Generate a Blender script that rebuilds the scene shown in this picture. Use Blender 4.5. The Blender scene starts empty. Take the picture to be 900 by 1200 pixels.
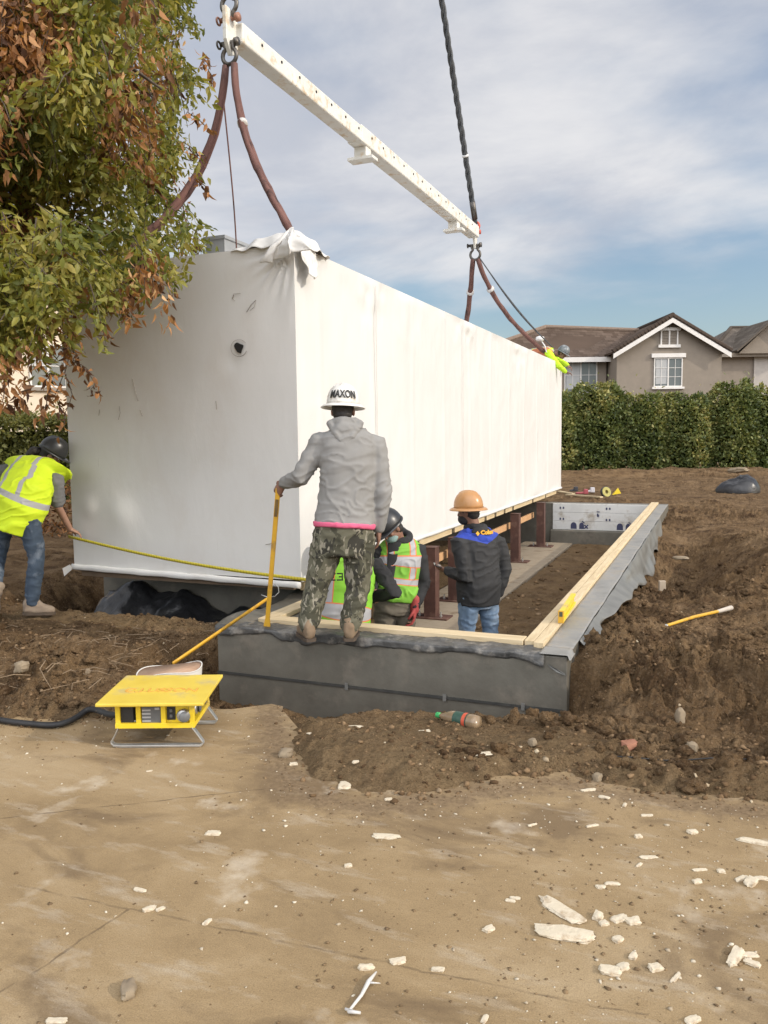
import bpy, bmesh, math, random
import numpy as np
from mathutils import Vector, Matrix
random.seed(11)
rng = np.random.default_rng(11)
scene = bpy.context.scene
col = scene.collection
R_ = math.radians

# ------------------------------------------------------------------ camera
F_PX = 950.0                      # focal length for a 900 x 1200 frame
PITCH, YAW, ROLL = R_(-5.3), R_(22.2), R_(0.7)
EYE = Vector((0, 0, 1.6))
FWD = Vector((-math.sin(YAW)*math.cos(PITCH), math.cos(YAW)*math.cos(PITCH), math.sin(PITCH)))
_r0 = Vector((math.cos(YAW), math.sin(YAW), 0)); _u0 = _r0.cross(FWD)
CR = math.cos(ROLL)*_r0 - math.sin(ROLL)*_u0
CU = math.sin(ROLL)*_r0 + math.cos(ROLL)*_u0
def ray(px, py): return FWD + CR*((px-450)/F_PX) + CU*((600-py)/F_PX)
def at_z(px, py, z):
    d = ray(px, py); return EYE + d*((z-EYE.z)/d.z)
def at_y(px, py, y):
    d = ray(px, py); return EYE + d*(y/d.y)
def at_d(px, py, D): return EYE + ray(px, py)*D
cam_d = bpy.data.cameras.new('camera'); cam = bpy.data.objects.new('camera', cam_d); col.objects.link(cam)
cam_d.sensor_fit = 'VERTICAL'; cam_d.sensor_height = 24; cam_d.sensor_width = 18; cam_d.lens = 24*F_PX/1200
cam_d.clip_start = 0.05; cam_d.clip_end = 3000
mw = Matrix((CR, CU, -FWD)).transposed().to_4x4(); mw.translation = EYE; cam.matrix_world = mw
scene.camera = cam
AX = Vector((math.cos(YAW), math.sin(YAW), 0))       # picture right, level
AF = Vector((-math.sin(YAW), math.cos(YAW), 0))      # away from the viewer, level
UP = Vector((0, 0, 1))

# ------------------------------------------------------------------ noise
def _hash(ix, iy, iz, seed):
    h = (ix.astype(np.int64)*374761393 + iy.astype(np.int64)*668265263 + iz.astype(np.int64)*2147483647 + seed*1274126177) & 0xffffffff
    h = ((h ^ (h >> 13))*1274126177) & 0xffffffff
    h = ((h ^ (h >> 16))*2246822519) & 0xffffffff
    return ((h ^ (h >> 15)) & 0xffff)/65535.0
def vnoise(x, y, z=None, seed=0):
    x = np.asarray(x, float); y = np.asarray(y, float)
    z = np.zeros_like(x) if z is None else np.asarray(z, float)
    ix, iy, iz = np.floor(x), np.floor(y), np.floor(z)
    fx, fy, fz = x-ix, y-iy, z-iz
    fx, fy, fz = [t*t*t*(t*(t*6-15)+10) for t in (fx, fy, fz)]
    r = 0
    for a in (0, 1):
        for b in (0, 1):
            for c in (0, 1):
                w = (fx if a else 1-fx)*(fy if b else 1-fy)*(fz if c else 1-fz)
                r = r + w*_hash(ix+a, iy+b, iz+c, seed)
    return r*2-1
def fbm(x, y, z=None, seed=0, octv=4, lac=2.03, gain=.5):
    a, s, t = 1., 0., 0.
    for o in range(octv):
        s = s + a*vnoise(x, y, z, seed+o*17); t += a
        x = x*lac; y = y*lac; z = None if z is None else z*lac; a *= gain
    return s/t
def sstep(a, b, x):
    t = np.clip((x-a)/(b-a), 0, 1); return t*t*(3-2*t)

# ------------------------------------------------------------------ objects
def tag(o, label=None, cat=None, group=None, kind=None):
    if label: o['label'] = label
    if cat: o['category'] = cat
    if group: o['group'] = group
    if kind: o['kind'] = kind
    return o
def thing(name, label, cat, loc=(0, 0, 0), group=None, rotz=0):
    o = bpy.data.objects.new(name, None); col.objects.link(o); o.empty_display_size = .1
    o.location = loc; o.rotation_euler = (0, 0, rotz)
    return tag(o, label, cat, group)
def root_inv(p):
    if p is None: return None
    while p.parent: p = p.parent
    return p.matrix_basis.inverted()
def link_mesh(name, me, parent=None):
    o = bpy.data.objects.new(name, me); col.objects.link(o); o.parent = parent
    return o
class MB:
    """collects shapes in world space; build() links them as ONE mesh object"""
    def __init__(s): s.v = []; s.f = []; s.mi = []
    def add(s, vs, fs, m=0):
        n = len(s.v); s.v += [tuple(v) for v in vs]; s.f += [tuple(i+n for i in f) for f in fs]; s.mi += [m]*len(fs); return s
    def box(s, c, size, M=None, m=0):
        c = Vector(c); hx, hy, hz = [d/2 for d in size]
        vs = [Vector((x, y, z)) for z in (-hz, hz) for y in (-hy, hy) for x in (-hx, hx)]
        vs = [c + (M @ v if M is not None else v) for v in vs]
        return s.add(vs, [(0,2,3,1),(4,5,7,6),(0,1,5,4),(2,6,7,3),(0,4,6,2),(1,3,7,5)], m)
    def bb(s, x0, x1, y0, y1, z0, z1, m=0):
        return s.box(((x0+x1)/2, (y0+y1)/2, (z0+z1)/2), (x1-x0, y1-y0, z1-z0), None, m)
    def rings(s, rings, cap=True, m=0, closed=False):
        n = len(rings[0]); vs = [p for r in rings for p in r]; fs = []
        k = len(rings)
        for i in range(k if closed else k-1):
            j = (i+1) % k
            for a in range(n):
                b = (a+1) % n; fs.append((i*n+a, i*n+b, j*n+b, j*n+a))
        if cap and not closed:
            fs.append(tuple(range(n-1, -1, -1))); fs.append(tuple((k-1)*n+a for a in range(n)))
        return s.add(vs, fs, m)
    def tube(s, pts, r, n=8, m=0, closed=False, flat=1.0, up=None):
        pts = [Vector(p) for p in pts]; k = len(pts); rs = r if isinstance(r, (list, tuple)) else [r]*k
        rings = []; prev = None
        for i, p in enumerate(pts):
            if closed: t = pts[(i+1) % k]-pts[i-1]
            else: t = pts[min(i+1, k-1)]-pts[max(i-1, 0)]
            t = t.normalized()
            if up is not None: a = t.cross(Vector(up)).normalized()
            elif prev is None: a = t.orthogonal().normalized()
            else: a = (prev - t*prev.dot(t)).normalized()
            prev = a; b = t.cross(a)
            rings.append([p + a*(math.cos(q)*rs[i]) + b*(math.sin(q)*rs[i]*flat) for q in [2*math.pi*j/n for j in range(n)]])
        return s.rings(rings, True, m, closed)
    def capsule(s, pts, rs, n=12, m=0):
        """tapered limb with rounded ends"""
        pts = [Vector(p) for p in pts]; P = []; Rr = []
        d0 = (pts[0]-pts[1]).normalized(); d1 = (pts[-1]-pts[-2]).normalized()
        for q in (80, 55, 28): P.append(pts[0]+d0*rs[0]*math.sin(R_(q))); Rr.append(rs[0]*math.cos(R_(q)))
        P += pts; Rr += list(rs)
        for q in (28, 55, 80): P.append(pts[-1]+d1*rs[-1]*math.sin(R_(q))); Rr.append(rs[-1]*math.cos(R_(q)))
        return s.tube(P, Rr, n, m)
    def lathe(s, prof, M=Matrix.Identity(4), n=32, m=0, cap=True, sx=1, sy=1):
        rings = [[M @ Vector((r*math.cos(2*math.pi*j/n)*sx, r*math.sin(2*math.pi*j/n)*sy, z)) for j in range(n)] for r, z in prof]
        return s.rings(rings, cap, m)
    def ell(s, c, rx, ry, rz, M=None, n=16, k=10, m=0):
        c = Vector(c); rings = []
        for i in range(k+1):
            a = -math.pi/2+math.pi*(i+.15)/(k+.3)
            ring = []
            for j in range(n):
                q = 2*math.pi*j/n
                v = Vector((rx*math.cos(a)*math.cos(q), ry*math.cos(a)*math.sin(q), rz*math.sin(a)))
                ring.append(c + (M @ v if M is not None else v))
            rings.append(ring)
        return s.rings(rings, True, m)
    def mesh(s, name, parent=None):
        inv = root_inv(parent); vs = s.v if inv is None else [inv @ Vector(v) for v in s.v]
        me = bpy.data.meshes.new(name); me.from_pydata([tuple(v) for v in vs], [], s.f)
        return me
    def build(s, name, mats, parent=None, smooth=False, bev=0, recalc=True, seg=2, autos=None):
        me = s.mesh(name, parent)
        for mt in (mats if isinstance(mats, (list, tuple)) else [mats]): me.materials.append(mt)
        me.polygons.foreach_set('material_index', s.mi)
        if recalc:
            bm = bmesh.new(); bm.from_mesh(me); bmesh.ops.recalc_face_normals(bm, faces=bm.faces); bm.to_mesh(me); bm.free()
        o = link_mesh(name, me, parent)
        if smooth: me.polygons.foreach_set('use_smooth', [True]*len(me.polygons))
        if autos: me.set_sharp_from_angle(angle=R_(autos))
        if bev:
            b = o.modifiers.new('bevel', 'BEVEL'); b.width = bev; b.segments = seg; b.limit_method = 'ANGLE'; b.angle_limit = R_(35)
        me.update()
        return o
def np_mesh(name, V, Fq, mats, parent=None, smooth=False, attrs=None, mi=None):
    """fast mesh from numpy arrays; Fq (n,k) of constant corner count"""
    inv = root_inv(parent)
    if inv is not None:
        A = np.array(inv); V = V @ A[:3, :3].T + A[:3, 3]
    me = bpy.data.meshes.new(name); n, k = Fq.shape
    me.vertices.add(len(V)); me.vertices.foreach_set('co', V.astype(np.float32).ravel())
    me.loops.add(n*k); me.loops.foreach_set('vertex_index', Fq.astype(np.int32).ravel())
    me.polygons.add(n); me.polygons.foreach_set('loop_start', (np.arange(n)*k).astype(np.int32))
    for mt in (mats if isinstance(mats, (list, tuple)) else [mats]): me.materials.append(mt)
    if mi is not None: me.polygons.foreach_set('material_index', mi.astype(np.int32))
    for nm, (dom, typ, arr) in (attrs or {}).items():
        a = me.attributes.new(nm, typ, dom); a.data.foreach_set('vector' if typ == 'FLOAT_VECTOR' else 'value', arr.astype(np.float32).ravel())
    me.update(calc_edges=True)
    if smooth: me.polygons.foreach_set('use_smooth', [True]*n)
    return link_mesh(name, me, parent)
def grid_faces(ny, nx):
    i = np.arange(ny-1)[:, None]*nx + np.arange(nx-1)[None]
    i = i.ravel(); return np.stack([i, i+1, i+nx+1, i+nx], 1)
def frame(z, x=None):
    """3x3 with given z axis (and x hint)"""
    z = Vector(z).normalized(); x = Vector(x) if x is not None else z.orthogonal()
    y = z.cross(x).normalized(); x = y.cross(z)
    return Matrix((x, y, z)).transposed()
def bez(p0, p1, p2, p3, n):
    return [((1-t)**3)*Vector(p0)+3*t*(1-t)**2*Vector(p1)+3*t*t*(1-t)*Vector(p2)+t**3*Vector(p3) for t in [i/(n-1) for i in range(n)]]
def text_mesh(txt, size, depth=.002, bold=0.0):
    c = bpy.data.curves.new('lettering', 'FONT'); c.body = txt; c.size = size; c.extrude = depth; c.offset = bold
    c.align_x = 'CENTER'; c.align_y = 'CENTER'; c.resolution_u = 4
    o = bpy.data.objects.new('lettering', c); col.objects.link(o)
    dg = bpy.context.evaluated_depsgraph_get()
    me = bpy.data.meshes.new_from_object(o.evaluated_get(dg)); bpy.data.objects.remove(o)
    return me

# ------------------------------------------------------------------ materials
class NT:
    def __init__(s, name):
        s.m = bpy.data.materials.new(name); s.m.use_nodes = True; s.t = s.m.node_tree; s.b = s.t.nodes['Principled BSDF']
        s.out = s.t.nodes['Material Output']; s._co = None
    def n(s, typ, **kw):
        nd = s.t.nodes.new(typ)
        for k, v in kw.items(): setattr(nd, k, v)
        return nd
    def l(s, a, b): s.t.links.new(a, b)
    def val(s, inp, v):
        if hasattr(v, 'links') or isinstance(v, bpy.types.NodeSocket): s.l(v, inp)
        else: inp.default_value = v
    def obj(s):
        if s._co is None: s._co = s.n('ShaderNodeTexCoord').outputs['Object']
        return s._co
    def attr(s, name, out='Fac'):
        a = s.n('ShaderNodeAttribute'); a.attribute_name = name; return a.outputs[out]
    def map(s, vec, scale=(1, 1, 1), rot=(0, 0, 0), loc=(0, 0, 0)):
        m = s.n('ShaderNodeMapping'); s.l(vec, m.inputs[0]); m.inputs['Scale'].default_value = scale; m.inputs['Rotation'].default_value = rot; m.inputs['Location'].default_value = loc
        return m.outputs[0]
    def noise(s, scale, detail=4, rough=.55, vec=None, dist=0, out='Fac'):
        n = s.n('ShaderNodeTexNoise'); s.l(vec if vec is not None else s.obj(), n.inputs['Vector'])
        n.inputs['Scale'].default_value = scale; n.inputs['Detail'].default_value = detail; n.inputs['Roughness'].default_value = rough; n.inputs['Distortion'].default_value = dist
        return n.outputs[out]
    def voro(s, scale, vec=None, feature='F1', out='Distance', rnd=1):
        n = s.n('ShaderNodeTexVoronoi'); n.feature = feature; s.l(vec if vec is not None else s.obj(), n.inputs['Vector']); n.inputs['Scale'].default_value = scale
        n.inputs['Randomness'].default_value = rnd
        return n.outputs[out]
    def ramp(s, fac, stops, interp='LINEAR'):
        r = s.n('ShaderNodeValToRGB'); r.color_ramp.interpolation = interp; el = r.color_ramp.elements
        while len(el) < len(stops): el.new(.5)
        for e, (p, c) in zip(el, stops):
            e.position = p; e.color = (*c, 1) if len(c) == 3 else c
        s.l(fac, r.inputs[0]); return r.outputs[0]
    def rr(s, fac, a, b, lo=0, hi=1):
        m = s.n('ShaderNodeMapRange'); s.l(fac, m.inputs[0])
        for i, v in enumerate((a, b, lo, hi)): m.inputs[i+1].default_value = v
        return m.outputs[0]
    def math(s, op, a, b=0, c=0):
        m = s.n('ShaderNodeMath'); m.operation = op
        for i, v in enumerate((a, b, c)): s.val(m.inputs[i], v)
        return m.outputs[0]
    def mix(s, fac, a, b, blend='MIX'):
        m = s.n('ShaderNodeMix'); m.data_type = 'RGBA'; m.blend_type = blend
        s.val(m.inputs[0], fac)
        for i, v in ((6, a), (7, b)): s.val(m.inputs[i], (*v, 1) if isinstance(v, tuple) and len(v) == 3 else v)
        return m.outputs[2]
    def xyz(s, vec):
        n = s.n('ShaderNodeSeparateXYZ'); s.l(vec, n.inputs[0]); return n.outputs
    def bump(s, h, strength=.5, dist=.01, prev=None):
        b = s.n('ShaderNodeBump'); b.inputs['Strength'].default_value = strength; b.inputs['Distance'].default_value = dist
        s.l(h, b.inputs['Height'])
        if prev is not None: s.l(prev, b.inputs['Normal'])
        return b.outputs[0]
    def done(s, color, rough=.7, normal=None, metal=0, spec=None, trans=0):
        s.val(s.b.inputs['Base Color'], (*color, 1) if isinstance(color, tuple) and len(color) == 3 else color)
        s.val(s.b.inputs['Roughness'], rough); s.b.inputs['Metallic'].default_value = metal
        if spec is not None: s.b.inputs['Specular IOR Level'].default_value = spec
        if normal is not None: s.l(normal, s.b.inputs['Normal'])
        return s.m
def worn(name, c1, c2, scale=6, rough=.7, bump=.2, bscale=60, bd=.004, metal=0, spec=None, stretch=(1, 1, 1), dirt=None, dscale=3):
    t = NT(name); v = t.map(t.obj(), stretch)
    c = t.ramp(t.noise(scale, 6, .6, v), [(.3, c1), (.7, c2)])
    if dirt: c = t.mix(t.rr(t.noise(dscale, 8, .65, v), .52, .68), c, dirt)
    nm = t.bump(t.noise(bscale, 4, .6, v), bump, bd) if bump else None
    return t.done(c, rough, nm, metal, spec)
def leafmat(name, cols, trans=.35, rough=.45):
    t = NT(name); c = t.ramp(t.attr('tint'), cols)
    t.done(c, rough, None, 0, .35)
    tr = t.n('ShaderNodeBsdfTranslucent'); mx = t.n('ShaderNodeMixShader'); mx.inputs[0].default_value = trans
    t.l(t.mix(1.0, c, (1.25, 1.15, .55), 'MULTIPLY'), tr.inputs[0]); t.l(t.b.outputs[0], mx.inputs[1]); t.l(tr.outputs[0], mx.inputs[2]); t.l(mx.outputs[0], t.out.inputs[0])
    return t.m
# ------------------------------------------------------------------ ground
SUN_AZ = Vector((1.0, -0.005, 0)).normalized(); SUN_EL = R_(27)
_bp = [at_z(*p, 0) for p in [(-250, 870), (-80, 858), (0, 853), (130, 846), (250, 830), (318, 826), (325, 880), (345, 925), (400, 946), (500, 941), (580, 926), (660, 917), (700, 924), (760, 936), (900, 952), (1100, 985)]]
BX = np.array([p.x for p in _bp]); BY = np.array([p.y for p in _bp])
o_ = np.argsort(BX); BX, BY = BX[o_], BY[o_]
def g2(x, y, cx, cy, rx, ry, ang=0):
    c, s = math.cos(ang), math.sin(ang); dx, dy = x-cx, y-cy
    return np.exp(-((dx*c+dy*s)/rx)**2-((-dx*s+dy*c)/ry)**2)
def lumps(x, y, size, seed, fill=.75):
    """packed rounded clods: height of the nearest random cap, 0..1"""
    X, Y = x/size, y/size; ix, iy = np.floor(X), np.floor(Y); z0 = np.zeros_like(ix); best = np.zeros_like(X)
    for a in (-1, 0, 1):
        for b in (-1, 0, 1):
            cx_, cy_ = ix+a, iy+b
            px_ = cx_+_hash(cx_, cy_, z0, seed); py_ = cy_+_hash(cx_, cy_, z0, seed+1)
            r = .30+.50*_hash(cx_, cy_, z0, seed+2)**1.5; k = _hash(cx_, cy_, z0, seed+3) < fill
            e = .7+.6*_hash(cx_, cy_, z0, seed+4)
            d2 = ((X-px_)*e)**2+((Y-py_)/e)**2
            best = np.maximum(best, np.sqrt(np.maximum(r*r-d2, 0))*k)
    return best
def ridged(x, y, seed):
    return 1-np.abs(vnoise(x, y, None, seed))*2
def ground_h(x, y, fine=True):
    x = np.asarray(x, float); y = np.asarray(y, float)
    far = sstep(14, 24, y)
    h = -.03+0.05*fbm(x*.5, y*.5, None, 3, 3)*(1-.4*far)
    h += .22*g2(x, y, -3.95, 3.9, .62, .38) + .03*g2(x, y, -4.9, 5.25, 1.3, .35) - .16*g2(x, y, -4.1, 4.62, .9, .2) + .12*g2(x, y, -5.6, 4.0, .8, .5)
    h += .115*g2(x, y, -1.5, 3.62, .62, .42) + .05*g2(x, y, -.6, 3.9, .5, .4)
    h += .10*g2(x, y, -.35, 5.9, .4, .9) + .13*g2(x, y, -.60, 5.9, .3, .9) + .12*g2(x, y, .05, 3.82, .55, .1, .25) + .10*g2(x, y, 1.2, 7.5, 1.4, .8) + .16*g2(x, y, .75, 11.5, .6, 2.2)
    h -= .62*g2(x, y, -.35, 11.6, .52, 2.3) + .08*g2(x, y, -.1, 4.75, .7, .2)
    wx = x + .05*vnoise(x*4, y*4, None, 51)
    h -= .44*sstep(-.12, .16, y-np.interp(x, [-3.7, -2.3, -1.8, -.8], [4.12, 4.12, 4.42, 4.62])+.08*vnoise(x*3, y*3, None, 8))*(1-sstep(5.3, 5.4, y))*sstep(-4.0, -3.65, wx)*(1-sstep(-1.0, -.45, wx))
    h -= .40*sstep(5.95, 6.3, y)*(1-sstep(7.2, 7.3, y))*sstep(-6.7, -6.3, wx)*(1-sstep(-3.45, -3.3, x))
    # clods
    m = 1-.55*far
    if fine:
        w1 = fbm(x*2, y*2, None, 71, 2)*.25; w2 = fbm(x*2+9, y*2, None, 72, 2)*.25
        X, Y = x+w1, y+w2
        rough = .35+.65*sstep(-.25, .35, fbm(x*.9, y*.9, None, 41, 3))
        rough = rough*(1+.45*sstep(-.8, -.3, x)*(1-sstep(7, 12, y))); soft = 1-.75*g2(x, y, -1.5, 3.7, 1.0, .55)
        cl = .022*(ridged(X*19+.6*vnoise(x*40,y*40,None,9), Y*19, 28)-.4)+.055*(ridged(X*3.1, Y*3.1, 21)**2-.4)+.04*(ridged(X*6.7, Y*6.7, 22)-.3)+.028*np.abs(vnoise(X*14, Y*14, None, 23))+.024*np.abs(vnoise(X*31, Y*31, None, 24))+.016*np.abs(vnoise(X*57, Y*57, None, 25))*sstep(-.3,.3,vnoise(X*5,Y*5,None,26))
        X2, Y2 = X+.02*vnoise(x*23, y*23, None, 61)+.012*vnoise(x*47, y*47, None, 63), Y+.02*vnoise(x*23, y*23, None, 62)+.012*vnoise(x*47, y*47, None, 64)
        cl = cl*.75+.085*lumps(X2, Y2, .19, 201, .45)+.055*lumps(X2, Y2, .085, 211, .6)+.034*lumps(X2, Y2, .045, 221, .7)
        h += cl*rough*m*soft+soft*.0+(1-soft)*.016*lumps(x, y, .035, 231, .6)
    pit = (x > -3.3) & (x < -1.02) & (y > 5.4) & (y < 17.4) | (x > -6.2) & (x < -1.02) & (y > 7.05) & (y < 17.4)
    ph = -.70 + .03*fbm(x*2, y*2, None, 31, 4) + .10*sstep(-2.0, -1.2, x)*(1-sstep(10, 14, y))
    ph = np.where((x < -2.7) & (y > 8.9), ph-.06, ph)
    if fine: ph += .012*np.abs(vnoise(x*20, y*20, None, 33))+.02*(ridged(x*4, y*4, 34)-.4)*sstep(-2.9, -2.4, x)
    h = np.where(pit, ph, h)
    hug = sstep(-.75, -.55, -np.abs(x+1.02)-.45)   # earth stays under the wall tops
    # slab: earth dips below it
    yb = np.interp(x, BX, BY) + .09*fbm(x*3.2, y*3.2, None, 5, 3)+.05*fbm(x*13, y*13, None, 6, 3)
    t = y-yb
    e = sstep(-.03, .34, t)
    h = np.where(t < -.03, -.05, (-.05)*(1-e)+np.maximum(h, -1.2)*e + .02*e*(1-e))
    h = np.where((x > 6) & (t < .2), -.05, h)
    # tilled bank at the hedge foot
    d = x*AF.x + y*AF.y
    h += .18*sstep(30.2, 31.2, d)*(1-sstep(33, 34, d))*(1+.6*fbm(x*1.3, y*1.3, None, 61, 3))
    h += 1.5*sstep(120, 600, np.hypot(x, y))
    return h
def axis(segs):
    out = [segs[0][0]]
    for a, b, s0, s1 in segs:
        p = out[-1]
        while p < b-1e-6:
            s = s0+(s1-s0)*(p-a)/(b-a); p = min(p+s, b); out.append(p)
    return np.array(out)
gx = axis([(-900, -40, 120, 20), (-40, -8, 6, .25), (-8, -5, .12, .03), (-5, 1.6, .0135, .0135), (1.6, 5, .02, .25), (5, 40, .3, 6), (40, 900, 20, 120)])
gy = axis([(-60, 2.4, 15, .3), (2.4, 2.9, .05, .02), (2.9, 6.5, .0125, .016), (6.5, 20, .018, .07), (20, 37, .09, .15), (37, 80, .5, 5), (80, 1500, 10, 200)])
GX, GY = np.meshgrid(gx, gy)
V = np.stack([GX.ravel(), GY.ravel(), ground_h(GX.ravel(), GY.ravel())], 1)
t = NT('earth')
P = t.obj()
base = t.ramp(t.noise(1.1, 8, .62), [(.25, (.105, .062, .030)), (.5, (.185, .116, .058)), (.75, (.26, .172, .092))])
moist = t.rr(t.noise(3.2, 9, .7, t.map(P, (1, 1, 1), loc=(3, 5, 0))), .46, .62)
c = t.mix(t.math('MULTIPLY', moist, .85), base, (.062, .034, .017))
grit = t.rr(t.noise(55, 6, .75), .52, .66)
dk = t.rr(t.noise(34, 8, .75, t.map(P, loc=(3, 3, 3))), .54, .68)
c = t.mix(t.math('MULTIPLY', dk, .6), c, (.048, .028, .015))
c = t.mix(t.math('MULTIPLY', grit, .5), c, (.27, .20, .13))
pale = t.rr(t.voro(26), .08, .05)
c = t.mix(t.math('MULTIPLY', pale, t.rr(t.noise(2.2, 3), .5, .6)), c, (.42, .36, .27))
c = t.mix(t.math('MULTIPLY', t.rr(t.noise(2.3, 9, .72, t.map(P, loc=(8, 1, 2))), .52, .64), .55), c, (.30, .205, .118))
dust = t.math('MULTIPLY', t.attr('dust'), t.rr(t.noise(5, 6, .6), .3, .6, .35, 1))
c = t.mix(dust, c, t.ramp(t.noise(24, 5, .6), [(.3, (.16, .108, .056)), (.7, (.27, .19, .105))]))
nm = t.bump(t.noise(22, 10, .78), 1.0, .05); nm = t.bump(t.voro(60), .8, .012, nm); nm = t.bump(t.noise(140, 6, .7), .8, .006, nm)
EARTH = t.done(c, .95, nm, 0, .15)
gxr, gyr = GX.ravel(), GY.ravel()
dust_a = np.clip(np.maximum(g2(gxr, gyr, -1.3, 3.6, 1.5, .85), 1-sstep(.05, .35, gyr-np.interp(gxr, BX, BY)))+.9*sstep(-3.6, -2.95, gxr)*0, 0, 1)
inpit = ((gxr > -6.2) & (gxr < -1.1) & (gyr > 5.5) & (gyr < 17.3))
dust_a = np.where(inpit, .35+.4*(1-sstep(-2.9, -2.3, gxr)), dust_a)
g = np_mesh('ground', V, grid_faces(len(gy), len(gx)), EARTH, None, True, {'dust': ('POINT', 'FLOAT', dust_a)})
tag(g, kind='structure')

# dusty concrete slab the viewer stands on
t = NT('dusty_concrete')
P = t.obj()
b1 = t.ramp(t.noise(.95, 9, .68, t.map(P, (1, 1.7, 1), (0, 0, .4)), .4), [(.34, (.24, .166, .085)), (.5, (.33, .235, .124)), (.64, (.405, .302, .175))])
wet = t.math('MULTIPLY', t.rr(t.noise(1.6, 6, .6, t.map(P, (1, 1.4, 1), loc=(9, 2, 0)), .6), .52, .64), .75)
b1 = t.mix(wet, b1, (.155, .105, .058))
scr = t.rr(t.noise(3.0, 6, .65, t.map(P, (1.0, 3.2, 1), (0, 0, .75), (4, 1, 0))), .55, .74)
b1 = t.mix(t.math('MULTIPLY', scr, .7), b1, (.50, .425, .32))
sp = t.rr(t.voro(42, t.map(P, (1, 1, 1))), .10, .05)
b1 = t.mix(t.math('MULTIPLY', sp, t.rr(t.noise(2.6, 4), .45, .6, .0, .75)), b1, (.10, .07, .045))
sp2 = t.rr(t.voro(75, t.map(P, (1, 1, 1), loc=(2, 2, 0))), .07, .04)
b1 = t.mix(t.math('MULTIPLY', sp2, t.rr(t.noise(2.1, 4, .5, t.map(P, loc=(7, 0, 0))), .5, .6)), b1, (.50, .44, .34))
fine = t.noise(210, 6, .8)
b1 = t.mix(t.rr(fine, .42, .62, 0, .5), b1, (.12, .085, .052))
pb = t.noise(2.2, 5, .6, t.map(P, loc=(1, 6, 0))); b1 = t.mix(t.math('MULTIPLY', t.rr(pb, .60, .72), .65), b1, (.56, .49, .39))
dt = t.noise(38, 7, .75, t.map(P, loc=(5, 1, 0))); b1 = t.mix(t.math('MULTIPLY', t.rr(dt, .58, .70), .55), b1, (.14, .096, .056))
# joints cut in the slab
wob = t.math('MULTIPLY', t.math('SUBTRACT', t.noise(7, 4), .5), .05)
xx, yy, zz = t.xyz(P)
def joint(a, b):
    a, b = at_z(*a, 0), at_z(*b, 0); d = (b-a).normalized(); L = (b-a).length
    u = t.math('ADD', t.math('MULTIPLY', t.math('SUBTRACT', xx, a.x), d.x), t.math('MULTIPLY', t.math('SUBTRACT', yy, a.y), d.y))
    v = t.math('ADD', t.math('MULTIPLY', t.math('SUBTRACT', xx, a.x), -d.y), t.math('MULTIPLY', t.math('SUBTRACT', yy, a.y), d.x))
    m = t.rr(t.math('ABSOLUTE', t.math('ADD', v, wob)), .007, .002)
    m = t.math('MULTIPLY', m, t.math('GREATER_THAN', u, 0)); return t.math('MULTIPLY', m, t.math('LESS_THAN', u, L))
js = None
for a, b in [((20, 1037), (470, 1132)), ((150, 1066), (-150, 1262)), ((-60, 965), (330, 922)), ((470, 1132), (760, 1190))]:
    j = joint(a, b); js = j if js is None else t.math('MAXIMUM', js, j)
js = t.math('MULTIPLY', js, t.rr(t.noise(9, 5), .40, .62, .0, .55))
b1 = t.mix(js, b1, (.075, .05, .032))
# earth trodden out over the slab from its edge
bd_ = None
seg = [at_z(*q, 0) for q in [(0, 853), (130, 846), (318, 826), (325, 880), (345, 925), (400, 946), (500, 941), (580, 926), (660, 917), (760, 936), (900, 952), (1150, 990)]]
for a, b in zip(seg[2:-1], seg[3:]):
    d = (b-a); L = d.length; d = d/L
    px_, py_ = t.math('SUBTRACT', xx, a.x), t.math('SUBTRACT', yy, a.y)
    u = t.math('MINIMUM', t.math('MAXIMUM', t.math('ADD', t.math('MULTIPLY', px_, d.x), t.math('MULTIPLY', py_, d.y)), 0), L)
    ex, ey = t.math('SUBTRACT', px_, t.math('MULTIPLY', u, d.x)), t.math('SUBTRACT', py_, t.math('MULTIPLY', u, d.y))
    q = t.math('SQRT', t.math('ADD', t.math('MULTIPLY', ex, ex), t.math('MULTIPLY', ey, ey))); bd_ = q if bd_ is None else t.math('MINIMUM', bd_, q)
fall = t.math('ADD', t.rr(bd_, .0, .30, .55, -.12), t.math('MULTIPLY', t.math('SUBTRACT', t.noise(13, 8, .75), .5), 1.1))
b1 = t.mix(t.math('MULTIPLY', t.rr(fall, .25, .5), .85), b1, t.ramp(t.noise(40, 5, .7), [(.35, (.11, .074, .042)), (.6, (.22, .154, .09))]))
nm = t.bump(t.noise(9, 8, .65), .25, .02); nm = t.bump(t.noise(45, 8, .75), .35, .006, nm); nm = t.bump(fine, .35, .003, nm); nm = t.bump(t.math('SUBTRACT', 1, js), .5, .006, nm)
SLAB = t.done(b1, .88, nm, 0, .25)
e1, e2 = at_z(250, 828, 0), at_z(330, 826, 0)
sx = np.array([-60, -9, -4.5, -3.6, -2.9, -2.62, -2.45, -2.36, -2.33, -2.0, -.7, 1.2, 9, 60.])
sy = np.array([3.7, 3.7, 3.75, 3.8, 3.9, e1.y, e2.y-.005, e2.y-.02, e2.y-.08, 3.75, 3.78, 4.0, 4.0, 4.0])
m = MB()
for i in range(len(sx)-1):
    m.add([(sx[i], -60, 0), (sx[i+1], -60, 0), (sx[i+1], sy[i+1], 0), (sx[i], sy[i], 0), (sx[i], sy[i], -.14), (sx[i+1], sy[i+1], -.14)], [(0, 1, 2, 3), (3, 2, 5, 4)])
s = m.build('concrete_slab', SLAB, recalc=False); tag(s, kind='structure')
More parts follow.
